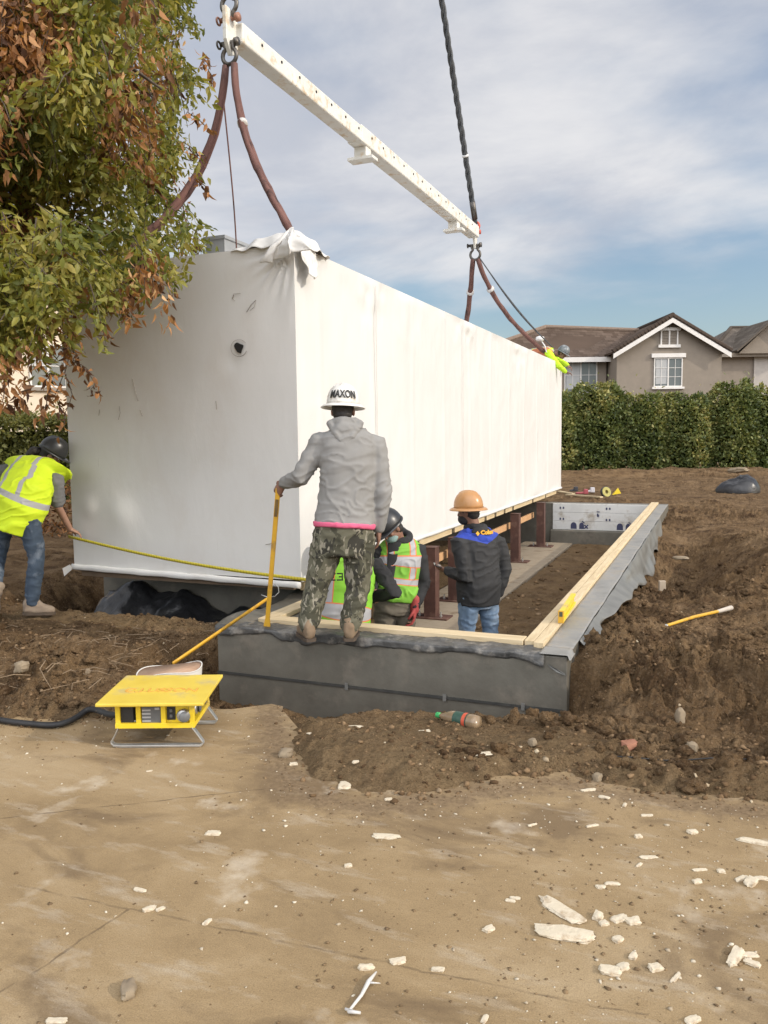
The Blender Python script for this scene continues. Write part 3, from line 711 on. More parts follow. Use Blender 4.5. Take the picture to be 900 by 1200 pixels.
m.rings([[Vector((x_, a, b)) for a, b in pl] for x_ in (XB-.022, XB+.022)]); m.build('end_plate', BEAMW, sb, bev=.006)
m = MB(); pl = [(YB1-.12, ZB+.12), (YB1+.06, ZB+.12), (YB1+.08, ZB-.05), (YB1+.03, ZB-.30), (YB1-.05, ZB-.30), (YB1-.12, ZB-.08)]
m.rings([[Vector((x_, a, b)) for a, b in pl] for x_ in (XB-.022, XB+.022)]); m.build('end_plate', BEAMW, sb, bev=.006)
m = MB()
for y_ in np.arange(YB0+.5, YB1-.3, .42): m.lathe([(.016, 0), (.016, .006)], Matrix.Translation((XB+.1125 if y_ > 10.45 else XB+.1005, y_, ZB+.03)) @ Matrix.Rotation(R_(90), 4, 'Y'), 8)
m.build('pin_hole', BLK, sb)  # pin holes are black discs, their dark inside painted on
def shackle(label, c, flip, mt, w_=.075, h=.20, r=.022, pinmt=None):
    s = thing('shackle', label, 'shackle', c, 'bow shackles on the lifting beam')
    c = Vector(c); k = -1 if flip else 1; pts = []
    for q in range(-60, 241, 20):
        a = R_(q); pts.append(c+Vector((w_*1.15*math.cos(a), 0, k*(h*.62+w_*1.15*math.sin(a)))))
    pts = [c+Vector((w_*.8, 0, 0))]+pts+[c+Vector((-w_*.8, 0, 0))]
    m = MB(); m.tube(pts, [r*1.5]+[r]*(len(pts)-2)+[r*1.5], 10); m.build('bow', mt, s, True)
    m = MB(); m.tube([c+Vector((-w_*1.45, 0, 0)), c+Vector((w_*1.2, 0, 0))], r*1.1, 10); m.lathe([(r*1.9, -.02), (r*1.9, .02)], Matrix.Translation(c+Vector((w_*1.25, 0, 0))) @ Matrix.Rotation(R_(90), 4, 'Y'), 12)
    ring = [c+Vector((-w_*1.75, .035*math.cos(a), .035*math.sin(a))) for a in [R_(q) for q in range(0, 360, 30)]]; m.tube(ring, r*.5, 6, closed=True)
    m.build('pin', pinmt or mt, s, True)
PINR = worn('rusty_pin', (.25, .11, .07), (.36, .18, .12), 8, .5, .1)
RED = worn('red_paint', (.45, .06, .03), (.55, .10, .05), 8, .45, .1)
shackle('upper dark shackle on the near end of the white beam', (XB, YB0+.04, ZB+.11), False, STEEL, .075, .22, .022, PINR)
shackle('lower dark shackle on the near end holding the brown slings', (XB, YB0+.02, ZB-.13), True, STEEL, .07, .20, .021)
shackle('red shackle at the far end of the white beam', (XB, YB1+.02, ZB+.03), False, RED, .07, .2, .024)
shackle('dark shackle hanging below the far end of the white beam', (XB, YB1, ZB-.23), True, STEEL, .09, .3, .026)
def sling(label, P, r, band=None, bw=1.35):
    s = thing('lifting_sling', label, 'sling', P[0], 'brown round slings carrying the building')
    pts = bez(*P, 26); m = MB()
    for k in (-1, 1):
        off = Vector((.0, .03*k, 0)); m.tube([p+off*(.4+.6*math.sin(math.pi*i/25))+Vector((0, 0, .006*math.sin(i*2.1+k))) for i, p in enumerate(pts)], [r*(1+.10*math.sin(i*1.3+k)) for i in range(26)], 10)
    m.build('sling_body', SLING, s, True)
    if band is not None:
        i = band; m = MB(); m.tube([pts[i], pts[i].lerp(pts[i+1], .45)], r*1.75, 12); m.build('label_band', worn('pale_label', (.5, .48, .46), (.62, .6, .58), 6, .7, 0), s, True)
SA = Vector((XB, YB0+.02, 5.36))
sling('near brown sling curving down left behind the tree leaves', (SA+Vector((-.05, 0, 0)), SA+Vector((-.12, -.1, -1.25)), (-5.12, 6.62, 3.46), (-5.84, 6.40, 3.25)), .029)
sling('near brown sling curving down right to the bunched corner of the wrap', (SA+Vector((.05, 0, 0)), SA+Vector((.22, -.25, -1.0)), (-3.75, 6.75, 3.75), (-3.42, 6.45, 3.27)), .029, 6)
SB = Vector((XB, YB1, 5.20))
sling('far brown sling dropping almost straight behind the roof edge', (SB+Vector((-.05, 0, 0)), SB+Vector((-.2, .3, -.9)), (-5.3, 18.0, 3.9), (-5.8, 19.0, 3.26)), .045, 6)
sling('far brown sling curving right to the worker on the roof', (SB+Vector((.05, 0, 0)), SB+Vector((.25, .6, -1.0)), (-3.9, 18.0, 3.75), (-3.45, 18.9, 3.30)), .045, 5)
HOOK = Vector((XB, 12.0, 12.8))
ROPE = worn('dark_wire_rope', (.03, .032, .036), (.10, .11, .12), 16, .55, .5, 120, .004, stretch=(1, 1, .3))
def crane_line(label, a):
    s = thing('crane_line', label, 'crane line', a, 'crane lines above the lifting beam'); a = Vector(a); m = MB(); d = HOOK-a
    for k in range(3):
        pts = [a+d*(i/120)+Matrix.Rotation(2*math.pi*(i/10+k/3), 3, d.normalized()) @ (d.orthogonal().normalized()*.030) for i in range(121)]
        m.tube(pts, .030, 6)
    m.build('rope', ROPE, s, True)
    m = MB(); m.tube([a+d*(.012), a+d*.055], .058, 10); m.build('eye_splice', STEEL, s, True)
    m = MB(); m.tube([a+d*.16, a+d*.165], .062, 10); m.build('label_band', worn('white_tape', (.6, .6, .6), (.7, .7, .7), 5, .6, 0), s, True)
crane_line('dark doubled crane rope rising from the near beam end', (XB, YB0+.06, ZB+.34))
crane_line('dark twisted crane rope rising from the far beam end', (XB, YB1+.03, ZB+.20))
m = MB(); m.tube(bez((XB-.08, YB0, 5.1), (XB-.06, YB0+.1, 4.2), (XB-.12, 7.6, 3.9), (XB-.25, 7.8, 3.3), 16), .008, 6); tag(m.build('tag_line', SLING, None, True), 'thin brown cord hanging beside the near left sling', 'cord')
m = MB(); a, b = SB+Vector((.1, 0, 0)), Vector((-3.42, 18.5, 3.55)); m.tube([a+(b-a)*(i/19)-Vector((0, 0, .12*math.sin(math.pi*i/19))) for i in range(20)], [.012+.012*math.sin(math.pi*i/19)**2 for i in range(20)], 6, flat=.5); tag(m.build('tag_line', ROPE, None, True), 'thin black strap running from the far shackle to the roof worker', 'strap')
# ------------------------------------------------------------------ leaves
def leaves(name, C, size, mt, parent, tint, droop=.4, asp=.42, out=None, cat=None, curl=.35):
    """C (n,3) leaf bases; folded 6-vertex leaves"""
    n = len(C); d = rng.normal(size=(n, 3)); d[:, 2] -= droop*1.6
    if out is not None: d += out
    d /= np.linalg.norm(d, axis=1, keepdims=True)
    r = rng.normal(size=(n, 3)); s = np.cross(d, r); s /= np.linalg.norm(s, axis=1, keepdims=True); nn = np.cross(s, d)
    L = size*rng.uniform(.6, 1.25, n); W = L*asp*rng.uniform(.8, 1.2, n)
    V = np.zeros((n, 8, 3)); Ld, Ws = L[:, None], W[:, None]
    bend = lambda q: -nn*(curl*L[:, None]*q*q)
    V[:, 0] = C; V[:, 7] = C + d*Ld + bend(1.)
    for k, (q, wq) in enumerate(((.32, .5), (.68, .36))):
        mid = C + d*Ld*q + bend(q); V[:, 3+3*k] = mid
        V[:, 1+3*k] = mid + s*Ws*wq + nn*Ws*.18; V[:, 2+3*k] = mid - s*Ws*wq + nn*Ws*.18
    F = np.array([[0, 3, 1], [0, 2, 3], [1, 3, 6], [1, 6, 4], [3, 2, 5], [3, 5, 6], [4, 6, 7], [6, 5, 7]])
    Fs = (F[None]+np.arange(n)[:, None, None]*8).reshape(-1, 3)
    return np_mesh(name, V.reshape(-1, 3), Fs, mt, parent, True, {'tint': ('FACE', 'FLOAT', np.repeat(tint, 8))})
BARK = worn('bark', (.055, .042, .032), (.12, .095, .075), 12, .9, .6, 40, .01, stretch=(1, 1, .3))
LEAFG = leafmat('tree_leaf', [(0, (.075, .095, .022)), (.35, (.17, .19, .040)), (.7, (.29, .275, .062)), (1, (.42, .36, .11))], .40)
LEAFB = leafmat('dead_leaf', [(0, (.06, .027, .018)), (.35, (.20, .10, .045)), (.7, (.44, .215, .085)), (1, (.58, .37, .19))], .3, .6)
# ------------------------------------------------------------------ the half dead tree
tr = thing('tree', 'half dead leafy tree with green and brown leaves at the left edge', 'tree', (-6.9, 4.3, .0))
m = MB(); trunk = [(-6.9, 4.3, -.2), (-6.85, 4.35, .8), (-6.95, 4.5, 1.9), (-6.75, 4.7, 3.0), (-6.55, 4.9, 4.2), (-6.4, 4.95, 5.4), (-6.3, 5.0, 6.6)]
m.tube(trunk, [.20, .16, .14, .12, .09, .06, .03], 12); m.build('trunk', BARK, tr, True)
# crown outline in the picture plane, turned into a volume 4.9 m to 7.3 m away
poly = [(-230, -160), (205, -160), (218, -10), (222, 20), (210, 55), (222, 80), (204, 125), (214, 160), (200, 205), (218, 240), (234, 256), (228, 282), (200, 298), (184, 318), (176, 322), (150, 334), (126, 346), (108, 340), (92, 326), (84, 360), (68, 388), (48, 386), (30, 400), (16, 418), (0, 424), (-40, 445), (-120, 460), (-230, 400)]
def inpoly(x, y):
    c = np.zeros(len(x), bool); j = len(poly)-1
    for i in range(len(poly)):
        xi, yi = poly[i]; xj, yj = poly[j]
        c ^= ((yi > y) != (yj > y)) & (x < (xj-xi)*(y-yi)/(yj-yi+1e-9)+xi); j = i
    return c
CRa, CUa, FWa, EYa = np.array(CR), np.array(CU), np.array(FWD), np.array(EYE)
def at_np(px, py, D): return EYa + (FWa + CRa*((px-450)/F_PX)[:, None] + CUa*((600-py)/F_PX)[:, None])*D[:, None]
N = 12000
px = rng.uniform(-230, 250, N*2); py = rng.uniform(-160, 480, N*2); D = rng.uniform(4.9, 7.4, N*2)
back = (px > 158) & (py < 286) & (rng.random(N*2) < .88); D = np.where(back, rng.uniform(8.0, 9.4, N*2), D)   # the right side of the crown hangs behind the sling
ok = inpoly(px, py); Cc = at_np(px, py, D)
ok &= ~((Cc[:, 0] > BX0-.12) & (Cc[:, 1] > BY0-.12) & (Cc[:, 2] < BZ1+.12))
ok &= fbm(Cc[:, 0]*1.5, Cc[:, 1]*1.5, Cc[:, 2]*1.5, 77, 3) > -.13
ok &= rng.random(len(px)) < np.interp(px, [100, 190], [1, .68])
ok &= rng.random(len(px)) < np.interp(py, [330, 400], [1, .45])
# lighter spray behind, right of the sling, keeps thin
Cc, px, py, D = Cc[ok][:5000], px[ok][:5000], py[ok][:5000], D[ok][:5000]
dead = fbm(Cc[:, 0]*2.0+3, Cc[:, 1]*2.0, Cc[:, 2]*1.15, 15, 3)
extra = .15*(px < 35)*(py > 90)*(py < 320)+.10*(py > 400)+.25*np.exp(-((px-150)/34)**2-((py-120)/75)**2)+.2*np.exp(-((px-60)/30)**2-((py-50)/45)**2)-.22*(px > 190)-.08*(px>90)-.25*np.exp(-((px-140)/60)**2-((py-240)/50)**2)-.2*np.exp(-((px-100)/40)**2-((py-60)/50)**2)
isd = dead+extra > .09
def spray(C, per, length, spread, droop_):
    """leaves strung along drooping twigs that start at the points C"""
    n = len(C); t_ = rng.normal(size=(n, 3)); t_[:, 2] = -abs(t_[:, 2])*droop_-.35; t_ /= np.linalg.norm(t_, axis=1, keepdims=True)
    Lt = length*rng.uniform(.55, 1.25, n); Q = np.repeat(C, per, 0); T_ = np.repeat(t_, per, 0); u_ = rng.random(n*per)**.8
    sag = np.zeros_like(Q); sag[:, 2] = -.12*u_*u_
    P_ = Q+T_*(u_*np.repeat(Lt, per))[:, None]+sag+rng.normal(size=Q.shape)*spread
    TW.append((C, C+t_*(Lt*.5)[:, None]-np.array([0, 0, .03]), C+t_*Lt[:, None]-np.array([0, 0, .12])))
    return P_, T_
TW = []
G, Gt = spray(Cc[~isd], 21, .23, .034, .45); Bq, Bt = spray(Cc[isd], 17, .25, .03, 1.4)
def outbox(Q): return ~((Q[:, 0] > BX0-.03) & (Q[:, 1] > BY0-.10) & (Q[:, 2] < BZ1+.08))
k_ = outbox(G); G, Gt = G[k_], Gt[k_]; k_ = outbox(Bq); Bq, Bt = Bq[k_], Bt[k_]
# hanging dead strings
strs = []
for (x0, y0, x1, y1, D_, n_) in [(84, 370, 74, 515, 5.9, 42), (76, 400, 66, 500, 5.6, 34), (84, 410, 116, 462, 5.5, 34), (122, 360, 126, 402, 5.6, 20), (150, 350, 146, 372, 5.7, 12), (236, 62, 250, 95, 6.2, 22), (222, 130, 248, 152, 6.3, 18), (218, 170, 242, 190, 6.2, 18), (226, 205, 246, 226, 6.1, 14), (8, 450, 6, 492, 5.3, 14), (30, 440, 22, 478, 5.3, 22), (60, 425, 52, 490, 5.2, 30)]:
    tt = rng.random(n_); strs.append(at_np(x0+(x1-x0)*tt, y0+(y1-y0)*tt, np.full(n_, D_))+rng.normal(size=(n_, 3))*.018)
ST = np.concatenate(strs)
def tintn(Q, sc, seed): return np.clip(.5+.55*fbm(Q[:, 0]*sc, Q[:, 1]*sc, Q[:, 2]*sc, seed, 2)+rng.normal(size=len(Q))*.2, 0, 1)
leaves('crown', G, .078, LEAFG, tr, tintn(G, 2, 5), .35, .40, Gt*1.1, curl=.25)
leaves('dead_foliage', Bq, .078, LEAFB, tr, tintn(Bq, 2.5, 6), .9, .38, Bt*.8, curl=.5)
leaves('dead_foliage', ST, .064, LEAFB, tr, np.clip(rng.random(len(ST))*.75, 0, 1), 1.2, .5, curl=.8)
# limbs and twigs
m = MB()
for i in range(46):
    a = Vector(trunk[2+i % 5]); k = rng.integers(len(Cc)); b = Vector(Cc[k]); mid = a.lerp(b, .5)+Vector((0, 0, .25))+Vector(rng.normal(size=3)*.12)
    pts = bez(a, mid, a.lerp(b, .8)+Vector((0, 0, .15)), b, 9); m.tube(pts, [.035*(1-j/9.)+.005 for j in range(9)], 6)
m.build('branch', BARK, tr, True)
m = MB()
for s_ in strs:
    o_ = s_[np.argsort(-s_[:, 2])][::4]
    if len(o_) > 2: m.tube([tuple(q) for q in o_], .0035, 5)
for A_, B_, C_ in TW:
    for i in range(0, len(A_), 2): m.tube([A_[i], B_[i], C_[i]], [.0045, .0032, .0015], 4)
for i in range(60):
    a = Vector(Cc[rng.integers(len(Cc))]); b = a+Vector(np.clip(rng.normal(size=3), -1.3, 1.3)*.10)+Vector((0, 0, -.06)); m.tube([a, a.lerp(b, .5)+Vector(rng.normal(size=3)*.02), b], [.005, .004, .002], 4)
tag(m.build('twig', BARK, tr), kind='stuff')

# ------------------------------------------------------------------ hedges
def hedge(label, c0, L, depth, H, n, leaf, mt, seed, wild=.25):
    """clipped row from c0 along AX"""
    c0 = Vector(c0); h = thing('hedge', label, 'hedge', c0)
    nu, nv = int(L*5), 26
    u, v = np.meshgrid(np.linspace(0, 1, nu), np.linspace(0, 1, nv)); u, v = u.ravel(), v.ravel()
    a = v*math.pi*1.0
    fr = -np.cos(a)*depth*.36; up_ = np.minimum(1, np.sin(a)*1.9)*H*.86
    P = np.array(c0)+u[:, None]*L*np.array(AX)+fr[:, None]*np.array(AF)+up_[:, None]*np.array([0, 0, 1.])
    P += (.22*fbm(u*L*.9, v*5, None, seed, 3))[:, None]*np.array(-AF)-np.array([0, 0, .1])
    CORE = worn('hedge_core', (.006, .010, .003), (.014, .020, .006), 6, 1, .5, 9, .1, spec=0)  # solid near-black core closing the gaps behind the leaves
    np_mesh('dark_core', P, grid_faces(nv, nu), CORE, h, True)
    # leaves over front, top and a little inside
    q = rng.random(n); xx = rng.random(n)*L
    topn = .30*fbm(xx*.8, xx*0, None, seed+3, 4)+.12*fbm(xx*4, xx*0, None, seed+4, 2)
    zz = H*(rng.random(n)**.85); onTop = rng.random(n) < .24
    bulge = .55*fbm(xx*.75, zz*.75, None, seed+5, 3)+.25*fbm(xx*2.6, zz*2.6, None, seed+6, 2)
    Hx = H+topn
    f = -depth*.5-bulge-rng.exponential(.07, n)*.6+rng.random(n)**3*.5+.25*(zz/H)**6
    zf = np.where(onTop, Hx+rng.normal(size=n)*.07+np.where(rng.random(n) < .06, rng.exponential(wild*.6, n), 0), zz*Hx/H)
    ff = np.where(onTop, rng.uniform(-depth*.55, depth*.5, n), f)
    C = np.array(c0)+xx[:, None]*np.array(AX)+ff[:, None]*np.array(AF); C[:, 2] += np.maximum(zf, .05)
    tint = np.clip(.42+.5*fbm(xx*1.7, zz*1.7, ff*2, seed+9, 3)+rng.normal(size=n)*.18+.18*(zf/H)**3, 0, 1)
    out = np.array(-AF)*.5+np.array([0, 0, .5])
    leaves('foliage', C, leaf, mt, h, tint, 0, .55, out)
    return h
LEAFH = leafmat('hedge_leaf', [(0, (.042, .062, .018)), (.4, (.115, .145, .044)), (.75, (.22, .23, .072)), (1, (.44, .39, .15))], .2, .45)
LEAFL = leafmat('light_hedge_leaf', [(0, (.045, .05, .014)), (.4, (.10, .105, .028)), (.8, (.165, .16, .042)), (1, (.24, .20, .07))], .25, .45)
p0 = at_z(560, 556.5, 0)+AF*.9
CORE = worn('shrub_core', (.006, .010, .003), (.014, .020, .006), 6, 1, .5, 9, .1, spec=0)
def shrub(c, rx, ry, H, n, seed):
    sh_ = thing('shrub', 'dense green shrub in the tall row before the taupe house', 'shrub', c, 'shrubs in the tall row')
    m = MB(); m.ell(c+UP*H*.47, rx*.72, ry*.62, H*.47, Matrix((AX, AF, UP)).transposed(), 20, 12); m.build('dark_core', CORE, sh_, True)  # solid near-black core inside the leaf shell
    a_ = rng.uniform(0, 2*math.pi, n); zc = rng.random(n)**.9
    prof = np.interp(zc, [0, .12, .35, .65, .85, 1], [.80, .95, 1.0, .97, .86, .50])
    lump = 1+.22*fbm(np.cos(a_)*2.2+seed, np.sin(a_)*2.2, zc*4, seed, 3)+.12*fbm(np.cos(a_)*6+seed, np.sin(a_)*6, zc*11, seed+2, 2)
    rr_ = prof*lump*(1-rng.exponential(.09, n)); Hh = H*(1+.10*fbm(np.cos(a_)*1.5, np.sin(a_)*1.5, zc*0+seed, seed+4, 3))
    wild = np.where(rng.random(n) < .035, rng.exponential(.16, n), 0)
    C = np.array(c)+(rx*rr_*np.cos(a_))[:, None]*np.array(AX)+(ry*rr_*np.sin(a_))[:, None]*np.array(AF); C[:, 2] = np.maximum(zc*Hh+wild*(zc > .7)+rng.normal(size=n)*.04, .04)
    dirv = (np.cos(a_))[:, None]*np.array(AX)+(np.sin(a_))[:, None]*np.array(AF)+np.array([0, 0, .5])
    keep_ = np.sin(a_) < .55
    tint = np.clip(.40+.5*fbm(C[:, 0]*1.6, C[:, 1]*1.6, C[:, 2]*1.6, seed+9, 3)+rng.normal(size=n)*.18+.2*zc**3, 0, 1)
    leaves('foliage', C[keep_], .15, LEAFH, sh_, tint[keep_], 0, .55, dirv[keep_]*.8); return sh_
xs_ = 0.3
for i in range(10):
    w_s = rng.uniform(.9, 1.2); shrub(p0+AX*xs_+AF*rng.uniform(-.2, .2), w_s*1.12, 1.0, rng.uniform(3.05, 3.65), 10500, 300+i*7); xs_ += w_s*1.62
lf = at_z(-160, 592, 0); hedge('yellow green hedge at the far left under the cream house', lf+AF*.5, 8.8, 1.6, 2.25, 26000, .13, LEAFL, 202)
# dry brush below the left hedge
n_ = 2600; q = at_np(rng.uniform(-120, 100, n_), rng.uniform(556, 640, n_), rng.uniform(13.5, 15.5, n_)); q = q[outbox(q)]; q[:, 2] = np.maximum(q[:, 2], .03)
br_ = leaves('dry_brush', q, .12, LEAFB, None, rng.random(len(q))*.7, .2, .35); tag(br_, kind='stuff')

# ------------------------------------------------------------------ houses
STUC = worn('taupe_stucco', (.225, .19, .152), (.255, .215, .172), 3, .92, .25, 120, .004)
TRIM = worn('white_trim', (.62, .59, .55), (.68, .65, .61), 4, .6, .05)
CREAM = worn('cream_stucco', (.60, .50, .38), (.68, .57, .44), 2, .92, .25, 120, .004)
def tiles(name, c1, c2):
    t = NT(name); P = t.attr('rt', 'Vector'); x, y, z = t.xyz(P)
    saw = t.math('FRACT', t.math('MULTIPLY', y, 3.0)); row = t.math('FLOOR', t.math('MULTIPLY', y, 3.0))
    xo = t.math('ADD', t.math('MULTIPLY', x, 3.2), t.math('MULTIPLY', row, .5)); colf = t.math('FRACT', xo)
    cell = t.n('ShaderNodeTexWhiteNoise'); cell.noise_dimensions = '2D'; cv = t.n('ShaderNodeCombineXYZ'); t.l(t.math('FLOOR', xo), cv.inputs[0]); t.l(row, cv.inputs[1]); t.l(cv.outputs[0], cell.inputs['Vector'])
    c = t.ramp(cell.outputs['Value'], [(0, c1), (1, c2)])
    c = t.mix(t.rr(t.noise(.6, 5), .4, .7, 0, .5), c, (c1[0]*.7, c1[1]*.7, c1[2]*.7))
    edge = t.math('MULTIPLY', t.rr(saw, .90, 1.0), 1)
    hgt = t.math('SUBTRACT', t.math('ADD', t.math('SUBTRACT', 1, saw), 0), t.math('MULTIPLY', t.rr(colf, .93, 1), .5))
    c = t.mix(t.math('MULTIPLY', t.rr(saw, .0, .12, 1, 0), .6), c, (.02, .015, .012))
    return t.done(c, .9, t.bump(hgt, 1.0, .06), 0, .2)
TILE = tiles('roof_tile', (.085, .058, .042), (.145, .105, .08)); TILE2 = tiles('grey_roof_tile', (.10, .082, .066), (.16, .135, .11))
def roof(name, polys, mt, parent, th=.10):
    """list of planar polygons (lists of points, first edge = eave); gives real thickness"""
    m = MB(); rt = []
    for pl in polys:
        pl = [Vector(p) for p in pl]; ex = (pl[1]-pl[0]).normalized(); nrm = (pl[1]-pl[0]).cross(pl[2]-pl[0]).normalized()
        if nrm.z < 0: nrm = -nrm
        ey = nrm.cross(ex); ey = ey if ey.z > 0 else -ey
        for base in (pl,): m.add(base, [tuple(range(len(base)))])
        rt += [((p-pl[0]).dot(ex)+50, (p-pl[0]).dot(ey)+50, 0) for p in pl]
        k = len(pl); m.add([p-nrm*th for p in pl], [tuple(range(k))[::-1]]); rt += [(0, 0.5, 0)]*k
        for i in range(k):
            j = (i+1) % k; m.add([pl[i], pl[j], pl[j]-nrm*th, pl[i]-nrm*th], [(0, 1, 2, 3)]); rt += [(0, .5, 0)]*4
    o = m.build(name, mt, parent, recalc=False)
    a = o.data.attributes.new('rt', 'FLOAT_VECTOR', 'POINT'); a.data.foreach_set('vector', np.array(rt, np.float32).ravel()); return o
GLASS = NT('window_glass'); GLASS.done((.10, .115, .12), .08, None, 0, .8); GLASS = GLASS.m
BLIND = worn('window_blind', (.34, .345, .34), (.40, .40, .39), 5, .6, 0)
def window(parent, P, w_, h_, cols, rows, dirx, nrm, trim=True, sillmt=None, hood=True, half=True):
    """P = lower-left corner on the wall; dirx along wall; nrm outwards"""
    sillmt = sillmt or TRIM; P = Vector(P); dirx = Vector(dirx); nrm = Vector(nrm); M = Matrix((dirx, -nrm, UP)).transposed()
    def lb(m, x0, x1, z0, z1, d0, d1): m.box(P+dirx*((x0+x1)/2)+UP*((z0+z1)/2)+nrm*((d0+d1)/2), (x1-x0, abs(d1-d0), z1-z0), M)
    fr = MB(); t_ = .055
    for a in ((-t_, 0, -t_, h_+t_), (w_, w_+t_, -t_, h_+t_), (0, w_, -t_, 0), (0, w_, h_, h_+t_)): lb(fr, *a, .01, .07)
    lb(fr, w_/2-.035, w_/2+.035, 0, h_, .015, .065)
    win = fr.build('window', TRIM, parent, bev=.006)
    g_ = MB(); lb(g_, 0, w_/2-.036, .0, h_, .02, .03); lb(g_, w_/2+.036, w_, 0, h_, .02, .03); g_.build('pane', GLASS, win)
    b_ = MB(); lb(b_, .05, w_/2-.06, .1 if half else h_*.5, h_, .032, .034); b_.build('blind', BLIND, win)
    mm = MB()
    for k in range(1, cols):
        for s_ in (0, w_/2+.036): lb(mm, s_+(w_/2-.036)*k/cols-.012, s_+(w_/2-.036)*k/cols+.012, 0, h_, .036, .05)
    for k in range(1, rows): lb(mm, .001, w_/2-.037, h_*k/rows-.012, h_*k/rows+.012, .037, .052); lb(mm, w_/2+.037, w_-.001, h_*k/rows-.012, h_*k/rows+.012, .037, .052)
    mm.build('muntin', TRIM, win)
    s_ = MB(); lb(s_, -.15, w_+.15, -.17, -.06, .0, .14)
    s_.build('sill', sillmt, win, bev=.008)
    if hood: q_ = MB(); lb(q_, -.2, w_+.2, h_+.06, h_+.27, .0, .13); q_.build('lintel', TRIM, win, bev=.008)
    return win
HD = 42.0
def hp(px, py, dd=0): return at_d(px, py, HD)+AF*dd
gz = lambda p, z: Vector((p.x, p.y, z))
apx = at_d(783.5, 369, HD); wl = at_d(723, 415, HD); wr = at_d(846, 415, HD); eL = at_d(716, 413, HD); eR = at_d(853, 413, HD)
fo = Vector((wl.x, wl.y, 0)); Wd = (gz(wr, 0)-fo).dot(AX)
hs = thing('house', 'taupe stucco house with a white edged tiled gable behind the hedge', 'house', fo)
def H(x, d, z): return fo+AX*x+AF*d+UP*z
apz = apx.z-.12; ez = wl.z-.0; xa = (gz(apx, 0)-fo).dot(AX)
xl, xr = (gz(eL, 0)-fo).dot(AX), (gz(eR, 0)-fo).dot(AX)
slope = (apz-(eL.z))/(xa-xl)
LEN = 9.0
m = MB(); wt = lambda x: apz-.14-slope*abs(x-xa)
prof = [(0, 0), (Wd, 0), (Wd, wt(Wd)), (xa, wt(xa)), (0, wt(0))]
m.rings([[H(x, d, z) for x, z in prof] for d in (0, LEN)]); m.build('wall', STUC, hs)
ov = .45
zl, zr = apz-slope*(xa-xl), apz-slope*(xr-xa)
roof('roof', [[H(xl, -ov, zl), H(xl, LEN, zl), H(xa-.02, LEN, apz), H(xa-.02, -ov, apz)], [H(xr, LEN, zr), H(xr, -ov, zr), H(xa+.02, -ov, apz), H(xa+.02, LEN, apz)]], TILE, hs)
m = MB()                                            # rake boards
for x0, x1 in ((xl, xa), (xr, xa)):
    za, zb = apz-slope*abs(xa-x0)-.115, apz-.115; d0, d1 = -ov-.02, -ov+.03
    m.rings([[H(x0, d, za-.24), H(x0, d, za), H(x1, d, zb), H(x1, d, zb-.24)] for d in (d0, d1)])
m.build('rake_board', TRIM, hs)
m = MB()                                            # stepped rake tiles
for x0 in (xl, xr):
    k = 17
    for i in range(k):
        a, b = i/k, (i+1.15)/k; p, q = H(x0+(xa-x0)*a, -ov-.03, apz-slope*abs(xa-x0)*(1-a)+.0), H(x0+(xa-x0)*min(b, 1), -ov-.03, apz-slope*abs(xa-x0)*(1-min(b, 1))+.03)
        m.tube([p+AF*.10, q+AF*.10], [.145, .115], 8)
m.build('rake_tile', TILE, hs)
m = MB()                                            # tile courses seen on the left slope
m.tube([H(xa, -ov, apz+.04), H(xa, LEN, apz+.04)], .12, 8); m.build('ridge_tile', TILE, hs)
wx0 = (gz(at_d(768, 450, HD), 0)-fo).dot(AX); wx1 = (gz(at_d(799, 450, HD), 0)-fo).dot(AX); wz0 = at_d(780, 452, HD).z; wz1 = at_d(780, 420.5, HD).z
window(hs, H(wx0, 0, wz0), wx1-wx0, wz1-wz0, 2, 3, AX, -AF)
vx0 = (gz(at_d(774, 400, HD), 0)-fo).dot(AX); vx1 = (gz(at_d(793, 400, HD), 0)-fo).dot(AX); vz0 = at_d(783, 404, HD).z; vz1 = at_d(783, 388, HD).z
m = MB(); MX = Matrix((AX, AF, UP)).transposed()
for z in (vz0-.08, vz1+.08): m.box(H((vx0+vx1)/2, -.06, z), (vx1-vx0+.3, .12, .15), MX)
for x in (vx0, (vx0+vx1)/2, vx1): m.box(H(x, -.04, (vz0+vz1)/2), (.07, .08, vz1-vz0), MX)
vn = m.build('gable_vent', TRIM, hs)
m = MB()
for i in range(9): m.box(H((vx0+vx1)/2, -.025, vz0+(vz1-vz0)*(i+.5)/9), (vx1-vx0-.08, .02, .075), MX @ Matrix.Rotation(R_(-28), 3, 'X'))
m.build('louvre', STUC, vn)
m = MB(); m.box(H((vx0+vx1)/2, -.006, (vz0+vz1)/2), (vx1-vx0-.06, .006, vz1-vz0), MX); m.build('vent_backing', worn('vent_slot_shade', (.03, .026, .022), (.05, .04, .035), 5, .9, 0), vn)  # dark sheet paints the shade in the slots between the slats
